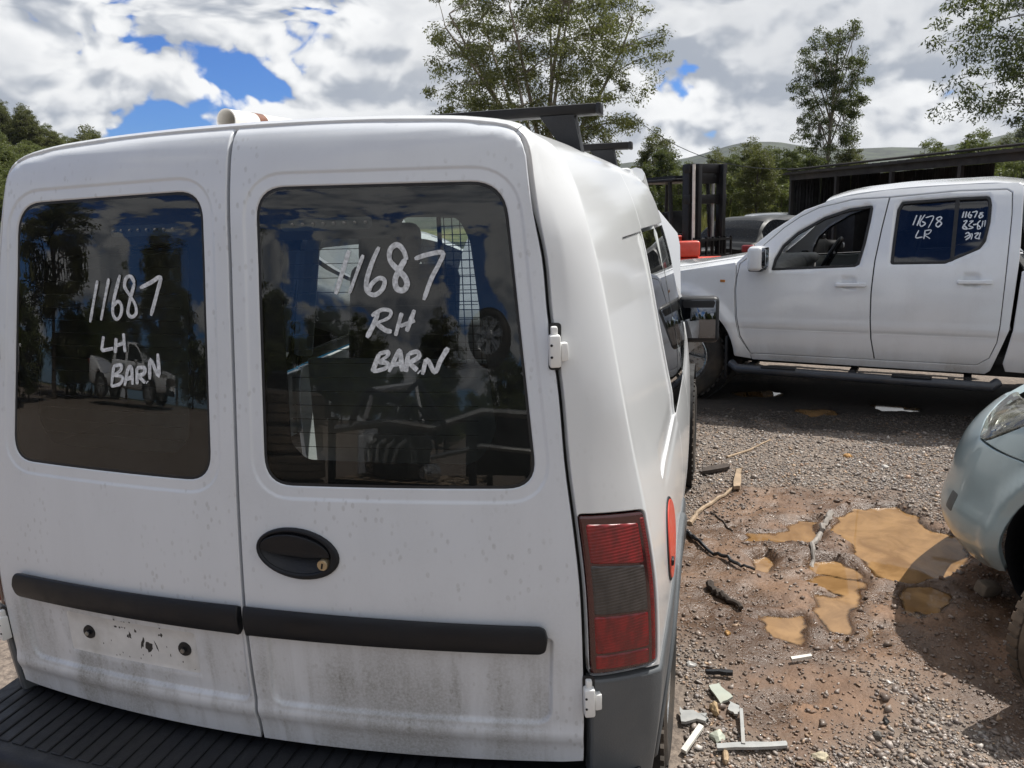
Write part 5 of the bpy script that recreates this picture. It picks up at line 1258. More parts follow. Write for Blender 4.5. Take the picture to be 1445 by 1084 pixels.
# ------------------------------------------------------------------ silver-blue hatch, front left corner in view
SIL = empty('silver_hatchback', (1.745, 1.935, 0.012), R(-34.8), 'pale silver blue hatchback with a clouded headlight beside the puddles', 'car')
_th = np.linspace(0, math.pi/2, 240); _k = 2/2.7
_pa = .52-.60*np.sin(_th)**_k; _py = .84-.84*np.cos(_th)**_k
_arc = np.concatenate([[0], np.cumsum(np.hypot(np.diff(_pa), np.diff(_py)))])
_ux = (.52-_arc)[::-1]; _pa = _pa[::-1]; _py = _py[::-1]; UMIN = float(_ux[0])
_sn = spl([.14, .20, .28, .36, .43, .52, .60, .68, .76, .84, .92], [-.06, -.015, .026, .030, .016, .006, .000, -.006, -.016, -.05, -.12])
_sg = spl([.14, .25, .45, .56, .66, .76, .86, .95], [.03, .0, .0, .012, .05, .13, .27, .45])
def SV(uv):
    u, z = uv[:, 0], uv[:, 1]; uc = np.clip(u, UMIN, 9)
    a = np.where(u < .52, np.interp(uc, _ux, _pa), u); y = np.where(u < .52, np.interp(uc, _ux, _py), 0)
    e = .02; a1 = np.where(u-e < .52, np.interp(np.clip(u-e, UMIN, 9), _ux, _pa), u-e); y1 = np.where(u-e < .52, np.interp(np.clip(u-e, UMIN, 9), _ux, _py), 0)
    a2 = np.where(u+e < .52, np.interp(np.clip(u+e, UMIN, 9), _ux, _pa), u+e); y2 = np.where(u+e < .52, np.interp(np.clip(u+e, UMIN, 9), _ux, _py), 0)
    ta, ty = a2-a1, y2-y1; L = np.hypot(ta, ty)+1e-9; na, ny = ty/L, -ta/L      # outward
    n = _sn(z); wf = np.clip(-na, 0, 1)
    fl = .020*np.exp(-((np.hypot(u-.62, z-.31)-.38)/.035)**2)*(z > .2)
    a = a+na*(n+fl)+_sg(z)*wf; y = y+ny*(n+fl)
    return np.stack([a, y, z], 1)
def silver():
    arch = [(.62+.335*math.cos(a), .31+.335*math.sin(a)) for a in np.linspace(0, math.pi, 26)]
    a_front = [p for p in arch if p[0] <= .555]      # top-front quarter going down to the front
    cpts = [(UMIN, .185), (-.3, .18), (.05, .175), (.20, .18), (.292, .205)]+a_front[::-1]
    bump_ = cpts+[(.45, .625), (.28, .645), (0.039, .662), (-0.019, .695), (-0.151, .748), (-0.318, .778), (-.45, .755), (UMIN, .72)]
    hl = rpoly([(0.03, 0.668), (-0.008, 0.7), (-0.143, 0.755), (-0.305, 0.785), (-0.305, 0.8), (-0.116, 0.815), (0.127, 0.845), (0.343, 0.878), (0.357, 0.868), (0.249, 0.79), (0.141, 0.715), (0.08, 0.672)], [.01, .02, .03, .02, .01, .03, .05, .01, .01, .04, .04, .015])
    fen = [(0.057, .669), (.28, .650), (.455, .63)]+[p for p in arch if p[0] > .555][::-1]+[(.962, .24), (1.02, .24), (1.02, .93), (.60, .905), (.40, .897), (0.365, .884), (0.257, .79), (0.149, .712), (0.089, .670)]
    for sg in (0, 1):
        def put(nm, poly, mat, **kw):
            me = patch_mesh(nm, poly, SV, **kw)
            return link(nm, me if not sg else mirror_mesh(me, lambda v: Vector((v.x, 1.68-v.y, v.z))), mat, SIL)
        b = put('front_bumper', bump_, SILVER, res=.022, t=.03, r=.004)
        put('fender', fen, SILVER, res=.022, t=.03, r=.004)
        h = put('headlight', hl, MAT['hazed_lamp'], res=.018, t=.02, r=.004, off=.003)
        bowl = inset(hl if area2(hl) > 0 else hl[::-1], .012)
        rf = put('lamp_reflector', bowl, MAT['lamp_chrome'], res=.02, t=.01, r=.002, off=-.030); rf.parent = h
        for (u, z, q) in ((.16, .775, .030), (.03, .725, .024)):
            me = patch_mesh('bulb_bowl', [(u+q*1.1*math.cos(a), z+q*math.sin(a)) for a in np.linspace(0, 2*math.pi, 24, endpoint=False)], SV, res=.02, t=.02, r=.008, off=-.016)
            link('bulb_bowl', me if not sg else mirror_mesh(me, lambda v: Vector((v.x, 1.68-v.y, v.z))), CHROME, h)
        me = patch_mesh('indicator', rpoly([(.20, .80), (.30, .835), (.31, .822), (.22, .785)], .008), SV, res=.02, t=.01, r=.004, off=-.012)
        link('indicator', me if not sg else mirror_mesh(me, lambda v: Vector((v.x, 1.68-v.y, v.z))), MAT['amber_lens'], h)
        put('lamp_surround', inset(hl if area2(hl) > 0 else hl[::-1], -.006), SEAL, res=.04, t=.02, r=.001, off=-.045)
        put('lower_grille', rpoly([(UMIN, .26), (-.42, .26), (-.40, .36), (UMIN, .36)], .01), BLACK_PL, res=.04, t=.02, r=.004, off=.003)
        fog = put('fog_lamp', rpoly([(-.02, .345), (.045, .345), (.055, .43), (-.01, .43)], .015), MAT['slot_grey'], res=.03, t=.01, r=.006, off=.002)
        put('door', rpoly([(1.026, .24), (2.10, .24), (2.14, .96), (1.026, .93)], .03), SILVER, res=.06, t=.03, r=.005)
        ra = [(3.05+.335*math.cos(a), .31+.335*math.sin(a)) for a in np.linspace(0, math.pi, 20)]
        put('rear_quarter', [(2.115, .24), (2.71, .24)]+ra[::-1]+[(3.40, .26), (3.62, .30), (3.62, .98), (2.15, .96)], SILVER, res=.06, t=.03, r=.005)
    # bonnet and cabin
    def edge_y(a, z=.90):
        q = SV(np.stack([np.linspace(UMIN, 1.2, 160), np.full(160, .86)], 1)); o = np.argsort(q[:, 0]); return np.interp(a, q[o, 0], np.minimum.accumulate(q[o, 1]))
    bz = spl([.0, .15, .40, .80, 1.06], [.765, .822, .885, .945, .975])
    def bon(uv):
        a, q = uv[:, 0], uv[:, 1]; ey = edge_y(a)-.005; y = ey+(1.68-2*ey)*(q+1)/2
        return np.stack([a, y, bz(a)+.055*(1-np.abs(q)**2.4)-.012+.02*np.clip((a-.1)/.3, 0, 1)], 1)
    patch('bonnet', [(.10, -.97), (1.06, -1.), (1.06, 1.), (.10, .97)], bon, SILVER, SIL, res=.03, t=.02, r=.006)
    cab = MB(); prof = [(1.00, .98), (1.75, 1.46), (2.4, 1.52), (3.2, 1.46), (3.62, 1.0)]
    g = lambda s0, s1: None
    zs = spl([p[0] for p in prof], [p[1] for p in prof])
    rf = lambda uv: np.stack([uv[:, 0], .84+uv[:, 1]*.60, zs(uv[:, 0])+.03*(1-uv[:, 1]**2)], 1)
    patch('roof', [(1.78, -1.), (3.22, -1.), (3.22, 1.), (1.78, 1.)], rf, SILVER, SIL, res=.08, t=.03, r=.01)
    ws = lambda uv: np.stack([1.02+.76*uv[:, 1]-.08*(1-uv[:, 0]**2), .84+uv[:, 0]*(.78-.19*uv[:, 1]), .975+.48*uv[:, 1]], 1)
    patch('windscreen', [(-.97, 0), (.97, 0), (.97, 1), (-.97, 1)], ws, GLASS_CLEAR, SIL, res=.15, t=.005, r=.001, sgn=-1)
    rw = lambda uv: np.stack([3.24+.36*uv[:, 1], .84+uv[:, 0]*(.62+.10*uv[:, 1]), 1.45-.45*uv[:, 1]], 1)
    patch('rear_window', [(-1, 0), (1, 0), (1, 1), (-1, 1)], rw, GLASS_DARK, SIL, res=.15, t=.005, r=.001, sgn=-1)
    for sg in (0, 1):
        sw = lambda uv: np.stack([uv[:, 0], (lambda y: y if not sg else 1.68-y)(.02+.22*(uv[:, 1]-.95)/.5), uv[:, 1]], 1)
        for w in ([(1.32, .965), (2.12, .965), (2.12, 1.44), (1.84, 1.44)], [(2.17, .965), (3.30, .985), (3.10, 1.42), (2.17, 1.44)]):
            patch('side_window', rpoly(w, .03), sw, GLASS_DARK, SIL, res=.15, t=.005, r=.001, sgn=1 if not sg else -1)
        y = lambda v: v if not sg else 1.68-v
        pl = MB(); pl.tube([(1.02, y(.06), .95), (1.76, y(.24), 1.45), (2.5, y(.24), 1.50), (3.22, y(.24), 1.44), (3.60, y(.10), .99)], .035, 8); pl.build('roof_rail', SILVER, SIL)
    ub = MB(); ub.box((1.9, .84, .33), (3.0, 1.1, .26), None, .04); ub.box((.45, .84, .52), (.7, 1.0, .5), None, .1); ub.box((2.3, .84, .70), (1.9, 1.45, .35), None, .05); ub.build('underbody', DARK, SIL)
    MB().box((3.66, .84, .52), (.16, 1.60, .46), None, .07, 4).build('rear_bumper', SILVER, SIL)
    for a in (.62, 3.05):
        for y, sg in ((.10, -1), (1.58, 1)):
            yy = y-(.055 if (a < 1 and sg < 0) else 0)
            w = wheel('wheel', (a, yy, .27), sg, SIL, .285, .175, .185, 'alloy', RUBBER_DUSTY)
            w.matrix_local = Matrix.Translation((a+.03, yy, .272)) @ Matrix.Rotation(math.pi/2, 4, 'Z') @ Matrix.Rotation(R(-14) if a < 1 else 0, 4, 'Z')
            y0 = .06 if sg < 0 else 1.22
            ww = MB(); ww.lathe([(.345, 0), (.345, .40), (0, .40)] if sg < 0 else [(0, 0), (.345, 0), (.345, .40)], (a, y0, .31), (0, 1, 0), 26); ww.build('wheel_well', DARK, SIL)
def hazed():
    m = glass('hazed_lamp', (.86, .86, .80), 1.6, .16, (.62, .58, .46))
    basic('lamp_chrome', (.62, .62, .58), .25, .7, var=.25, scale=30)
hazed()
silver()
MAT.get('clear_lamp')
BLUE_P = dirty_paint('blue_paint', (.03, .30, .55), (.25, .22, .18), .05, .3, .2, .5, 1, .25)
BLACK_P = dirty_paint('black_paint', (.008, .009, .010), (.10, .09, .08), .05, .3, .2, .5, .25, .45)
BLACK_P.node_tree.nodes['Principled BSDF'].inputs['Specular IOR Level'].default_value = .2
GREY_P = dirty_paint('grey_paint', (.11, .12, .13), (.2, .17, .14), .05, .3, .2, .5, 1, .3)
# ================================================================== middle distance
SHED_D = basic('shed_steel', (.010, .009, .009), .7, .0, var=.3, scale=2, dirt=(.07, .045, .03), dirt_amt=.5)
SHED_R = basic('shed_roof', (.022, .019, .018), .65, .0, var=.3, scale=1.5, dirt=(.12, .09, .07), dirt_amt=.5)
def shed():
    a = math.atan2(-7.35, 3.72); r = empty('dark_shed', (3.03, 23.66, 0), a, 'long dark open-fronted steel shed behind the white ute', 'shed')
    L, Dp = 13.0, 3.0
    q = MB(); q.box((L/2, Dp/2, 2.50), (L+.3, Dp+.4, .05), (.03, 0, 0)); 
    for x in np.arange(0, L, .3): q.box((x, Dp/2, 2.535), (.05, Dp+.4, .03), (.03, 0, 0))
    q.build('roof', SHED_R, r, smooth=0)
    f = MB(); f.box((L/2, -.02, 2.36), (L, .08, .20)); f.build('front_beam', SHED_R, r)
    MB().tube([(0, -.12, 2.56), (L, -.12, 2.56)], .03, 6).build('roof_rail', SHED_D, r)
    for x in np.arange(0, L+.1, 2.17): MB().box((min(x, L-.05)+.04, 0, 1.15), (.09, .09, 2.3)).build('post', SHED_R, r)
    for x in np.arange(0, L, 1.0833):
        if 4.0 < x < 6.2: h = 1.65
        else: h = 2.4
        w = MB()
        P = np.array([[(x+u, Dp-.05+.02*math.sin(u*60), z) for z in (0., h)] for u in np.linspace(0, 1.07, 24)]); w.grid(P); w.build('wall_sheet', SHED_D, r, smooth=0)
    for k in range(3):
        P = np.array([[(0.0+.02*math.sin(u*60), k*1.0+u, z) for z in (0., 2.42)] for u in np.linspace(0, .98, 22)]); MB().grid(P).build('end_sheet', SHED_D, r, smooth=0)
    for k, x in enumerate((1.2, 3.4, 4.4, 7.2, 9.0)):
        MB().box((x, 1.5, .7), (1.2, 1.2, 1.4), None, .03).build('stored_crate', SHED_D, r)
shed()
def forklift():
    r = empty('forklift', (.30, 12.9, 0), R(-42), 'black forklift with red seat and bonnet beside the parked black cars', 'forklift')
    B = MB(); B.box((-.25, 0, .62), (1.35, 1.0, .50), None, .06, 3); B.box((-.85, 0, .80), (.45, 1.02, .72), None, .12, 4); B.build('chassis', BLACK_METAL, r)
    MB().box((-.35, 0, .98), (.75, .72, .30), None, .08, 3).build('engine_cover', RED_PL, r)
    s = MB(); s.box((-.12, 0, 1.10), (.42, .46, .10), None, .04, 3); s.box((-.34, 0, 1.32), (.10, .44, .42), (0, .15, 0), .04, 3); s.build('seat', BLACK_PL, r)
    MB().box((.36, -.50, .98), (.24, .24, .32), None, .05, 3).build('fuel_can', RED_PL, r)
    MB().box((.12, -.45, .62), (.32, .14, .26), None, .06, 3).build('red_mudguard', RED_PL, r)
    for x, y in ((-.85, -.46), (-.85, .46), (.28, -.46), (.28, .46)):
        MB().tube([(x, y, .95), (x+(.06 if x < 0 else -.08), y, 2.02)], .035, 8).build('guard_post', BLACK_METAL, r)
    MB().box((.60, 0, 2.10), (.06, .80, .26), None, .01).build('mast_plate', BLACK_METAL, r); MB().box((.10, 0, 1.35), (.06, .7, .40), (0, -.3, 0), .02).build('dash_panel', BLACK_METAL, r)
    g = MB(); g.box((-.28, 0, 2.05), (1.20, 1.02, .05), None, .015)
    g.build('guard_roof', BLACK_METAL, r)
    for y in np.linspace(-.4, .4, 6): MB().box((-.28, y, 2.10), (1.15, .035, .05)).build('guard_bar', BLACK_METAL, r)
    for y in (-.36, -.26, .26, .36):
        MB().box((.55 if abs(y) > .3 else .66, y*1.12, 1.24), (.15, .085, 2.1), None, .01).build('mast_rail', BLACK_METAL, r)
    for z in (.35, 1.0, 1.72, 2.22): MB().box((.58, 0, z), (.14, .90, .15), None, .01).build('mast_crossbar', BLACK_METAL, r)
    for y in (-.16, .16): MB().tube([(.60, y, .3), (.60, y, 2.2)], .03, 8).build('lift_ram', STEEL, r)
    MB().tube([(.70, -.40, .3), (.69, -.40, 2.28)], .025, 8).build('white_pole', WHITEBIT, r)
    c = MB(); c.box((.74, 0, .75), (.06, .95, .10)); c.box((.74, 0, .35), (.06, .95, .10)); c.box((.76, 0, 1.05), (.04, .9, .04))
    for y in np.linspace(-.45, .45, 7): c.box((.76, y, .80), (.03, .03, .6))
    c.build('load_backrest', BLACK_METAL, r)
    for y in (-.25, .25):
        MB().box((1.25, y, .20), (1.0, .11, .04)).build('fork', BLACK_METAL, r)
    for x, R_ in ((.30, .30), (-.80, .24)):
        for y, sg in ((-.50, -1), (.50, 1)):
            w = wheel('wheel', (x, y, R_), sg, r, R_, .18, R_*.55, 'steelcap'); w.matrix_local = Matrix.Translation((x, y, R_)) @ Matrix.Rotation(math.pi/2, 4, 'Z')
forklift()
basic('clear_lamp', (.6, .62, .62), .12, .3, var=.1, coat=1) if 'clear_lamp' not in MAT else None
loft_car('black_suv', 'black SUV with red tail lights parked beside the forklift', (3.35, 19.75, -.20), R(-124), BLACK_P, 4.3, 1.78, 1.50, .92, 1.00, .96, (1.10, 1.80), (3.5, 4.05), (.82, 3.4), .34, .27, glassm=SMOKED)
loft_car('dark_sedan', 'dark grey sedan parked behind the black SUV', (2.95, 26.6, -.1), R(-101), GREY_P, 4.6, 1.78, 1.42, .86, .98, .90, (1.2, 1.95), (3.1, 3.8), (.85, 3.5), .32)
loft_car('blue_hatchback', 'bright blue hatchback parked on the left ahead of the white van', (-4.6, 3.4, 0), R(20), BLUE_P, 3.9, 1.68, 1.48, .90, 1.0, .93, (.95, 1.6), (3.1, 3.6), (.75, 3.1), .30)
loft_car('white_sedan', 'white sedan parked beyond the blue hatchback', (-5.4, 6.6, 0), R(25), UTE_WHITE, 4.5, 1.75, 1.43, .86, .98, .9, (1.15, 1.9), (3.1, 3.8), (.82, 3.45), .31)
# behind the camera, seen in the rear windows
loft_car('white_wagon', 'white wagon mirrored at the left edge of the left rear window', (-21.5, -9.6, 1.12), R(205), UTE_WHITE, 4.6, 1.8, 1.55, .92, 1.0, .95, (1.1, 1.8), (3.7, 4.35), (.85, 3.55), .33)
def mirrored_ute():
    r = loft_car('white_pickup', 'white double cab pickup mirrored in the left rear window', (-16.5, -17.6, 1.12), R(160), UTE_WHITE, 5.1, 1.85, 1.78, 1.08, 1.12, 1.12, (1.25, 1.9), (3.05, 3.35), (.95, 4.1), .38, .40, cat='ute')
mirrored_ute()
loft_car('dark_hatchback', 'dark hatchback mirrored at the right of the left rear window', (-9.0, -22.0, 1.0), R(140), BLACK_P, 4.0, 1.7, 1.48, .90, 1.0, .93, (.95, 1.6), (3.2, 3.7), (.75, 3.2), .30)
def tyre_mesh():
    t = MB(); Rt, rr, h = .315, .19, .098
    t.lathe([(rr, -h*.8), (rr+.03, -h), (Rt-.05, -h), (Rt-.015, -h*.85), (Rt, -h*.65), (Rt, -h*.4), (Rt-.01, -h*.36), (Rt-.01, -h*.28), (Rt, -h*.24), (Rt, h*.24), (Rt-.01, h*.28), (Rt-.01, h*.36), (Rt, h*.4), (Rt, h*.65), (Rt-.015, h*.85), (Rt-.05, h), (rr+.03, h), (rr, h*.8), (rr+.02, 0)], (0, 0, 0), (0, 0, 1), 40, True)
    for k in range(44):
        w = 2*math.pi*k/44
        for s2 in (-1, 1): t.box((math.cos(w)*(Rt-.003), math.sin(w)*(Rt-.003), s2*h*.55), (.012, .028, h*.5), (0, 0, w))
    return mesh('tyre', t.V, t.F)
TY = tyre_mesh(); TY.materials.append(RUBBER_DUSTY)
ORD = ['bottom', 'second from the bottom', 'third from the bottom', 'fourth from the bottom', 'third from the top', 'second from the top', 'topmost']
for k in range(7):
    o = link('used_tyre', TY); o.location = (-1.35+random.uniform(-.04, .04), -2.85+random.uniform(-.04, .04), .11+k*.194+float(hills(np.array(-1.6), np.array(-3.2)))); o.rotation_euler = (random.uniform(-.03, .03), random.uniform(-.03, .03), random.uniform(0, 6))
    tag(o, 'dusty used tyre mirrored in the right rear window, %s of its stack' % ORD[k], 'tyre', 'tyres stacked behind the camera')
# muddy tyre standing under the silver car's empty front arch
o = link('muddy_tyre', TY.copy()); o.scale = (.83, .83, .75); o.location = (2.085, 1.285, .262); o.rotation_euler = (R(90), 0, R(28)); tag(o, 'muddy tyre standing on the ground beside the silver car front arch', 'tyre')
def scrap_rack():
    z0 = 0
    r = empty('scrap_stillage', (-.45, -3.9, z0), R(8), 'steel stillage frame mirrored in the right rear window', 'stillage')
    for x in (-.75, .75):
        for y in (-.45, .45): MB().box((x, y, .62), (.06, .06, 1.24)).build('post', BLACK_METAL, r)
    for z in (.35, .70):
        for y in (-.45, .45): MB().box((0, y, z), (1.5, .05, .06)).build('rail', BLACK_METAL, r)
    for k, x in enumerate(np.linspace(-.65, .65, 8)): MB().box((x, 0, .72), (.13, .92, .025)).build('deck_board', WOOD, r)
    e = empty('engine_block', (-.55, -3.75, .735), R(25), 'bare car engine with pipes mirrored in the right rear window', 'engine')
    b = MB(); b.box((0, 0, .20), (.52, .36, .38), None, .03); b.box((0, 0, .44), (.50, .24, .12), None, .03); b.build('block', basic('oily_metal', (.10, .10, .095), .4, .6, var=.4, scale=14, dirt=(.03, .025, .02), dirt_amt=.7), e)
    for k in range(4): MB().tube([(-.2+.13*k, .18, .34), (-.2+.13*k, .30, .30), (-.15+.1*k, .34, .16)], .022, 8).build('exhaust_runner', STEEL, e)
    for x, z, q in ((-.2, .2, .10), (.05, .16, .075), (.2, .30, .06)): MB().lathe([(0, 0), (q, 0), (q, .03), (q*.9, .035), (0, .035)], (x, -.19, z), (0, -1, 0), 20).build('pulley', STEEL, e)
    MB().box((-.35, -.05, .2), (.22, .3, .34), None, .05, 3).build('gearbox', ALLOY, e)
    for k in range(5): MB().tube([(-.25+.12*k, random.uniform(-.1, .1), .48), (-.2+.14*k, random.uniform(-.25, .1), .62), (-.1+.12*k, -.25, .5), (-.05+.1*k, -.3, .2)], .014, 6).build('hose', BLACK_PL, e)
    w = empty('spare_alloy_wheel', (.30, -5.6, 2.02), 0, 'alloy wheel leaning upright mirrored in the right rear window', 'wheel')
    q = wheel('rim_assembly', (0, 0, 0), 1, w, .30, .19, .20, 'alloy', nsp=7); q.matrix_local = Matrix.Rotation(math.pi/2+.15, 4, 'Z') @ Matrix.Rotation(-.1, 4, 'Y')
    g = empty('gearbox_case', (-1.0, -3.95, .735), R(-10), 'scrap gearbox case mirrored low in the right rear window', 'gearbox')
    MB().lathe([(0, 0), (.2, 0), (.21, .1), (.13, .3), (.10, .55), (.06, .6), (0, .6)], (0, 0, .21), (1, 0, .1), 16).build('case', ALLOY, g)
    # more scrap heaped on and round the stillage
    def bent(name, label, pts, r, mat, cat): return tag(MB().tube(pts, r, 8).build(name, mat), label, cat)
    bent('exhaust_pipe', 'rusty exhaust pipe mirrored across the middle of the right rear window', [(-1.2, -3.5, 1.15), (-.6, -3.45, 1.22), (-.2, -3.5, 1.18), (.3, -3.6, 1.30), (.8, -3.6, 1.28)], .03, STEEL, 'pipe')
    bent('radiator_hose', 'black radiator hose mirrored above the engine in the right rear window', [(-1.0, -3.4, 1.2), (-.8, -3.35, 1.42), (-.5, -3.4, 1.36), (-.3, -3.4, 1.48), (-.05, -3.5, 1.2)], .025, BLACK_PL, 'hose')
    bent('steering_rack', 'steel steering rack mirrored low in the right rear window', [(-.2, -3.55, .95), (.3, -3.5, 1.05), (.85, -3.6, 1.0)], .022, STEEL, 'steering rack')
    t = empty('car_radiator', (.45, -3.95, .74), R(12), 'dark car radiator mirrored at the right of the right rear window', 'radiator')
    MB().box((0, 0, .28), (.6, .05, .5), None, .01).build('core', BLACK_METAL, t)
    for x in (-.32, .32): MB().box((x, 0, .28), (.06, .07, .54), None, .015).build('tank', BLACK_PL, t)
    t = empty('white_door_shell', (-.9, -4.7, .0), R(20), 'white car door shell mirrored behind the engine in the right rear window', 'car door')
    MB().box((0, 0, .75), (1.1, .08, .7), None, .05, 3).build('door_skin', UTE_WHITE, t)
    MB().tube([(-.52, 0, 1.08), (-.30, 0, 1.48), (.35, 0, 1.52), (.50, 0, 1.08)], .03, 8).build('window_frame', UTE_WHITE, t)
    t = empty('alternator', (-.15, -3.62, .74), R(40), 'small alternator mirrored beside the engine in the right rear window', 'alternator')
    MB().lathe([(0, 0), (.06, 0), (.08, .02), (.08, .14), (.05, .17), (.05, .20), (0, .20)], (0, 0, .08), (0, 1, 0), 18).build('case', ALLOY, t)
scrap_rack()
def compressor():
    r = empty('red_compressor', (.50, 10.9, 0), R(8), 'red air compressor standing low behind the ute bonnet', 'compressor')
    MB().lathe([(0, -.6), (.16, -.58), (.24, -.5), (.24, .5), (.16, .58), (0, .6)], (0, 0, .62), (1, 0, 0), 20).build('tank', RED_PL, r)
    MB().box((0, 0, .98), (.36, .24, .24), None, .04, 3).build('motor', RED_PL, r)
    for x in (-.4, .4):
        for y in (-.2, .2): MB().tube([(x, y, .0), (x, y*.8, .45)], .03, 6).build('leg', BLACK_METAL, r)
compressor()
def yellow_machine():
    r = empty('yellow_trailer', (4.0, 42, .4), R(-8), 'low yellow trailer on the grass far behind the cars', 'trailer')
    y = basic('yellow_paint', (.55, .36, .03), .5, var=.15, dirt=(.25, .18, .08), dirt_amt=.4)
    MB().box((0, 0, .9), (3.2, 1.4, .22), None, .04).build('deck', y, r); MB().box((1.3, 0, 1.15), (.4, 1.3, .35), None, .04).build('headboard', y, r)
    for x in (-.5, .5):
        for sg in (-1, 1):
            w = wheel('wheel', (x, sg*.75, .38), sg, r, .38, .2, .2, 'steelcap'); w.matrix_local = Matrix.Translation((x, sg*.75, .38)) @ Matrix.Rotation(math.pi/2, 4, 'Z')
yellow_machine()
# ================================================================== trees
def leaf_mat(name, dark, light, trans=.35):
    m, nt, b = new_mat(name); tc = nd(nt, 'ShaderNodeTexCoord').outputs['Object']
    oi = nd(nt, 'ShaderNodeObjectInfo').outputs['Random']
    n = noise(nt, tc, 1.1, 4, .6); n2 = noise(nt, tc, 9, 3, .6)
    f = mth(nt, 'ADD', mth(nt, 'MULTIPLY', ramp(nt, n, .35, .65), .6), mth(nt, 'ADD', mth(nt, 'MULTIPLY', ramp(nt, n2, .3, .7), .35), mth(nt, 'MULTIPLY', mth(nt, 'SUBTRACT', oi, .5), .35)), clamp=True)
    c = mixc(nt, f, dark, light)
    nt.links.new(c, b.inputs['Base Color']); b.inputs['Roughness'].default_value = .55; b.inputs['Specular IOR Level'].default_value = .35
    tr = nd(nt, 'ShaderNodeBsdfTranslucent'); nt.links.new(mixc(nt, .5, c, (.22, .26, .05)), tr.inputs[0])
    mx = nd(nt, 'ShaderNodeMixShader'); mx.inputs[0].default_value = trans
    nt.links.new(b.outputs[0], mx.inputs[1]); nt.links.new(tr.outputs[0], mx.inputs[2]); nt.links.new(mx.outputs[0], nt.nodes['Material Output'].inputs[0])
    return m
LEAF_GUM = leaf_mat('gum_leaves', (.040, .046, .018), (.150, .150, .058))
LEAF_DARK = leaf_mat('dark_leaves', (.026, .040, .018), (.095, .115, .046))
LEAF_GREEN = leaf_mat('green_leaves', (.050, .070, .020), (.185, .205, .070))
TRUNK = basic('gum_bark', (.26, .225, .19), .85, var=.3, scale=3, bmp=.3, bscale=20, dirt=(.10, .08, .065), dirt_amt=.6)
TRUNK_D = basic('dark_tree_bark', (.085, .07, .058), .9, var=.3, scale=3, bmp=.3, bscale=20)
def leaves_mesh(name, C, rc, per, ln, wd, droop, seed):
    """C: clump centres; per leaves each, rhombic blades"""
    g = np.random.default_rng(seed); n = len(C)*per
    c = np.repeat(C, per, 0); rr = np.repeat(rc, per)
    d = g.normal(0, 1, (n, 3)); d /= np.linalg.norm(d, axis=1)[:, None]; p = c+d*(rr*g.random(n)**.45)[:, None]*[1, 1, .62]
    t = g.normal(0, 1, (n, 3)); t[:, 2] = t[:, 2]*.6-droop; t /= np.linalg.norm(t, axis=1)[:, None]
    s = np.cross(t, g.normal(0, 1, (n, 3))); s /= np.linalg.norm(s, axis=1)[:, None]
    L = ln*g.uniform(.6, 1.35, n)[:, None]; W = wd*g.uniform(.6, 1.3, n)[:, None]
    V = np.stack([p, p+t*L*.45+s*W*.5, p+t*L, p+t*L*.45-s*W*.5], 1).reshape(-1, 3)
    F = np.arange(n*4).reshape(-1, 4)
    me = bpy.data.meshes.new(name); me.vertices.add(n*4); me.vertices.foreach_set('co', V.astype(np.float32).ravel())
    me.loops.add(n*4); me.loops.foreach_set('vertex_index', F.astype(np.int32).ravel()); me.polygons.add(n); me.polygons.foreach_set('loop_start', np.arange(0, n*4, 4, dtype=np.int32)); me.update(calc_edges=True)
    return me
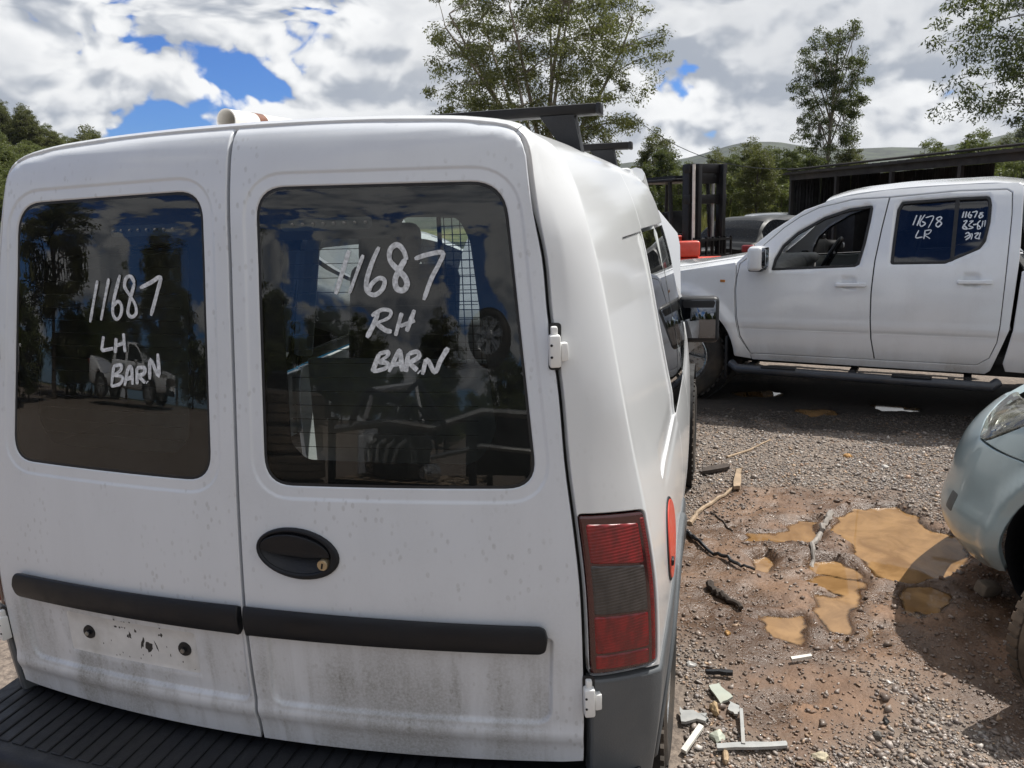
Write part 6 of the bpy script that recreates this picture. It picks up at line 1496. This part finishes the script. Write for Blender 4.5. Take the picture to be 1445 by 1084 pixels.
def make_tree(seed, H, cw, cb, ncl, per, ln, wd, style='spread', droop=.8, trunk_r=.22, rcl=.55):
    """returns (wood mesh, crown mesh); crown is an ellipsoid from height cb*H to H, width cw"""
    g = np.random.default_rng(seed); w = MB(); z0 = cb*H; cz = (z0+H)/2; rz = (H-z0)/2
    lean = g.normal(0, .03, 2)*H
    fork = H*(.22 if style == 'spread' else .72)
    tp = [np.array([lean[0]*t*t+.06*math.sin(3*t+seed), lean[1]*t*t, fork*t]) for t in np.linspace(0, 1, 7)]
    w.tube(tp, [trunk_r*(1.25 if i == 0 else 1-.45*i/6) for i in range(7)], 8)
    ends = []
    nl = 9 if style == 'spread' else 14
    for k in range(nl):
        a = 2*math.pi*k/nl+g.uniform(-.35, .35)
        if style == 'spread':
            st = tp[-1]; q = g.uniform(.25, .85); e = np.array([math.cos(a)*cw/2*q, math.sin(a)*cw/2*q, cz+rz*math.sqrt(max(0, 1-q*q))*g.uniform(.45, .85)]); r0 = trunk_r*.48
        else:
            t = g.uniform(.42, 1.0); st = tp[0]*0+np.array([np.interp(t*fork, [p[2] for p in tp], [p[0] for p in tp]), 0, t*fork]); q = g.uniform(.35, .9); e = st+np.array([math.cos(a)*cw/2*q, math.sin(a)*cw/2*q, (H-st[2])*g.uniform(.25, .7)]); r0 = trunk_r*.26
        mid = (st+e)/2+np.array([g.normal(0, .04)*cw, g.normal(0, .04)*cw, .05*H*(1 if style != 'spread' else -.3)])
        pts = [st*(1-t)**2+mid*2*t*(1-t)+e*t*t for t in np.linspace(0, 1, 7)]
        w.tube(pts, [r0*(1-.8*i/6)+.012 for i in range(7)], 6); ends.append(pts)
    if style != 'spread': w.tube([tp[-1], tp[-1]+np.array([g.normal(0, .1), g.normal(0, .1), (H-fork)*.55])], [trunk_r*.5, .02], 6)
    # clumps on a lumpy shell
    C = []; lob = g.normal(0, 1, (7, 3)); lob /= np.linalg.norm(lob, axis=1)[:, None]
    while len(C) < ncl:
        d = g.normal(0, 1, 3); d /= np.linalg.norm(d); r = g.uniform(.35, 1)**.55
        bulge = .72+.34*max(0, max(lob@d)-.45)/.55+.06*math.sin(9*d[0]+seed)+.05*math.sin(11*d[2])
        p = np.array([d[0]*cw/2*r*bulge, d[1]*cw/2*r*bulge, cz+d[2]*rz*r*bulge])
        if style != 'spread' and abs(p[0]) > cw/2*(.45+.55*sstep(np.array(p[2]), z0, z0+rz*1.3)): continue
        C.append(p)
    C = np.array(C)
    for p in C[::2]:
        best = min((pt for e in ends for pt in e[2:]), key=lambda q: np.linalg.norm(q-p)+(.6*max(0, q[2]-p[2])))
        m_ = (best+p)/2+np.array([0, 0, .12])
        w.tube([best, m_, p], [.026, .018, .006], 4, cap=False)
    return mesh('limbs', w.V, w.F, 60), leaves_mesh('crown', C, g.uniform(.6, 1.25, len(C))*rcl, per, ln, wd, droop, seed+1)
def tree(name, label, x, y, kit, leafm, barkm, s=1., rz=0., group=None, z=None, sx=1.):
    zz = gz(x, y) if z is None else z
    r = empty(name, (x, y, zz-.05), rz, label, 'tree', group); r.scale = (s*sx, s*sx, s)
    o = link('trunk', kit[0] if len(kit[0].materials) else kit[0], None, r); o.data.materials.append(barkm) if not o.data.materials else None
    c = link('crown', kit[1], None, r); c.data.materials.append(leafm) if not c.data.materials else None
    return r
K_BIG = make_tree(11, 12.8, 10.6, .14, 560, 120, .17, .052, 'spread', .75, .26, .56)
K_SLIM = make_tree(23, 11.9, 5.2, .14, 260, 90, .17, .055, 'tall', .9, .14, .42)
K_RT = make_tree(35, 12.0, 11.0, .20, 540, 110, .17, .055, 'spread', .8, .26, .56)
tree('gum_tree', 'wide spreading gum tree standing behind the van roof', -6.8, 33.9, K_BIG, LEAF_GUM, TRUNK)
tree('slender_gum_tree', 'tall slender gum tree rising above the dark shed', 6.47, 43.4, K_SLIM, leaf_mat('slim_leaves', (.024, .036, .016), (.085, .105, .042)), TRUNK, .92, 0., None, None, .88)
tree('leafy_gum_tree', 'gum tree leaning in at the right edge of the picture', 14.0, 30.0, K_RT, leaf_mat('right_leaves', (.022, .034, .016), (.085, .105, .045)), TRUNK)
KM = [make_tree(41+k, h, w, cb, n, per*2, .28, .10, st, dr, .16, rc) for k, (h, w, cb, n, per, st, dr, rc) in enumerate([(8.5, 5.2, .12, 110, 60, 'spread', .5, .75), (9.5, 4.2, .10, 120, 60, 'tall', .8, .62), (7.0, 5.6, .08, 120, 60, 'spread', .3, .8), (10.5, 5.0, .15, 120, 60, 'tall', .6, .7)])]
MID = []
SIDE = ['beside the forklift', 'behind the black SUV', 'left of the dark shed', 'behind the dark shed roof', 'above the ute roof']
def band():
    rg = random.Random(5); mats = [LEAF_GUM, LEAF_DARK, LEAF_GREEN, LEAF_DARK]
    kits = []
    for k, m in zip(KM, (LEAF_GREEN, LEAF_DARK, LEAF_GREEN, LEAF_GUM)): k[0].materials.append(TRUNK_D); k[1].materials.append(m)
    # (azimuth from +y in degrees, distance, kit, scale)
    spots = [(-7.5, 46, 3, .62), (-5.2, 40, 1, .55), (-3.6, 52, 1, .86), (-1.8, 47, 1, .70), (-.2, 56, 3, .72), (1.4, 45, 1, .66), (2.6, 34, 3, .60), (3.4, 52, 0, .80), (4.6, 42, 0, .70), (5.6, 58, 2, .90), (6.6, 48, 0, .66), (7.8, 60, 2, .95), (9.2, 52, 2, .70), (10.4, 64, 2, .82), (11.8, 58, 2, .72), (13.2, 55, 0, .92), (14.4, 62, 2, .98), (15.6, 54, 0, .90), (16.8, 66, 2, 1.0), (18.2, 60, 0, .85), (19.4, 70, 2, .9), (20.6, 64, 3, .8), (-9.5, 50, 0, .7), (-12, 56, 2, .8)]
    spots += [(-6.3, 37, 2, .62), (-4.4, 62, 3, 1.0), (-2.6, 36, 0, .55), (-1.0, 66, 2, 1.0), (.6, 38, 2, .62), (2.0, 64, 3, 1.0), (4.0, 36, 2, .58), (5.2, 66, 0, 1.05), (6.1, 37, 1, .55), (8.6, 44, 3, .62)]
    ORDW = 'first second third fourth fifth sixth seventh eighth ninth tenth eleventh twelfth thirteenth fourteenth fifteenth sixteenth seventeenth eighteenth nineteenth twentieth twenty-first twenty-second twenty-third twenty-fourth twenty-fifth twenty-sixth twenty-seventh twenty-eighth twenty-ninth thirtieth thirty-first thirty-second thirty-third thirty-fourth'.split()
    LOOK = ['rounded bright green tree', 'narrow dark green tree', 'broad low green tree', 'upright grey green tree']
    for i, (az, d, k, s) in enumerate(sorted(spots)):
        x = .93+d*math.sin(R(az)); y = -1.25+d*math.cos(R(az))
        tree('bush_tree', '%s, %s from the left in the row behind forklift and shed' % (LOOK[k], ORDW[i]), x, y, KM[k], None, None, s*.62*rg.uniform(.92, 1.08), rg.uniform(0, 6.28), 'trees along the far side of the yard')
    for i in range(270):      # left hill
        az = rg.uniform(-58, -36); d = rg.uniform(72, 150); x = .93+d*math.sin(R(az)); y = -1.25+d*math.cos(R(az))
        tree('hillside_tree', 'one of the dense bush trees covering the hillside on the left', x, y, KM[rg.choice((0, 2, 2, 3))], None, None, rg.uniform(.45, .75), rg.uniform(0, 6.28), 'bush covering the left hillside')
    for i in range(70):      # right hill
        az = rg.uniform(17, 46); d = rg.uniform(110, 290); x = .93+d*math.sin(R(az)); y = -1.25+d*math.cos(R(az))
        tree('ridge_tree', 'one of the dark trees on the wooded ridge at the right', x, y, KM[rg.choice((0, 1, 2, 3))], None, None, rg.uniform(.9, 1.4), rg.uniform(0, 6.28), 'woods on the right ridge')
    for i in range(46):      # behind the camera, mirrored in the glass
        az = rg.uniform(118, 262); d = rg.uniform(26, 42); x = .93+d*math.sin(R(az)); y = -1.25+d*math.cos(R(az))
        tree('mirrored_tree', 'one of the dark trees mirrored in the van rear windows', x, y, KM[rg.choice((0, 1, 2, 3))], None, None, rg.uniform(.46, .70), rg.uniform(0, 6.28), 'trees behind the camera')
    for i in range(34):
        az = 122+i*4.1+rg.uniform(-1.5, 1.5); d = rg.uniform(25, 30); x = .93+d*math.sin(R(az)); y = -1.25+d*math.cos(R(az))
        tree('mirrored_shrub', 'one of the low shrubs mirrored under the trees in the van windows', x, y, KM[2], None, None, rg.uniform(.36, .5), rg.uniform(0, 6.28), 'shrubs behind the camera')
    tree('tall_mirrored_tree', 'tall dark tree mirrored at the left of the left rear window', -24, -14.5, KM[3], None, None, .92, 1., None)
band()
def grass():
    g = np.random.default_rng(3); n = 26000
    az = g.uniform(-.22, .42, n); d = g.uniform(27, 50, n); x = .93+d*np.sin(az); y = -1.25+d*np.cos(az)
    h = g.uniform(.25, .75, n)*np.where(g.random(n) < .12, 1.8, 1); z = height(x, y)
    a = g.uniform(0, 6.28, n); lx, ly = g.normal(0, .12, n), g.normal(0, .12, n)
    b = np.stack([x, y, z], 1); wv = np.stack([np.cos(a), np.sin(a), a*0], 1)*.035
    V = np.stack([b-wv, b+wv, b+np.stack([lx, ly, h], 1)], 1).reshape(-1, 3); F = np.arange(n*3).reshape(-1, 3)
    me = bpy.data.meshes.new('grass'); me.from_pydata(V.tolist(), [], F.tolist()); me.update()
    stuff(tag(link('long_grass', me, leaf_mat('dry_grass', (.10, .105, .030), (.30, .26, .10), .3)), 'long dry grass growing between the yard and the far trees', 'grass'))
grass()
def cable():
    p0 = Vector((-2.2, 30, 5.0)); p1 = Vector((3.1, 23.6, 2.6)); P = [p0.lerp(p1, t)+Vector((0, 0, -.55*4*t*(1-t))) for t in np.linspace(0, 1, 16)]
    tag(MB().tube(P, .012, 5).build('overhead_cable', BLACK_PL), 'thin dark cable sagging from the trees to the shed corner', 'cable')
cable()
def haze():
    m = bpy.data.materials.new('air_haze'); m.use_nodes = True; nt = m.node_tree; nt.nodes.clear()
    out = nd(nt, 'ShaderNodeOutputMaterial'); v = nd(nt, 'ShaderNodeVolumePrincipled'); v.inputs['Density'].default_value = .00006; v.inputs['Color'].default_value = (.80, .88, .97, 1)
    nt.links.new(v.outputs[0], out.inputs['Volume'])
    o = MB().box((0, 1450, 76), (6600, 3800, 156)).build('haze', m, smooth=0); stuff(o)
haze()
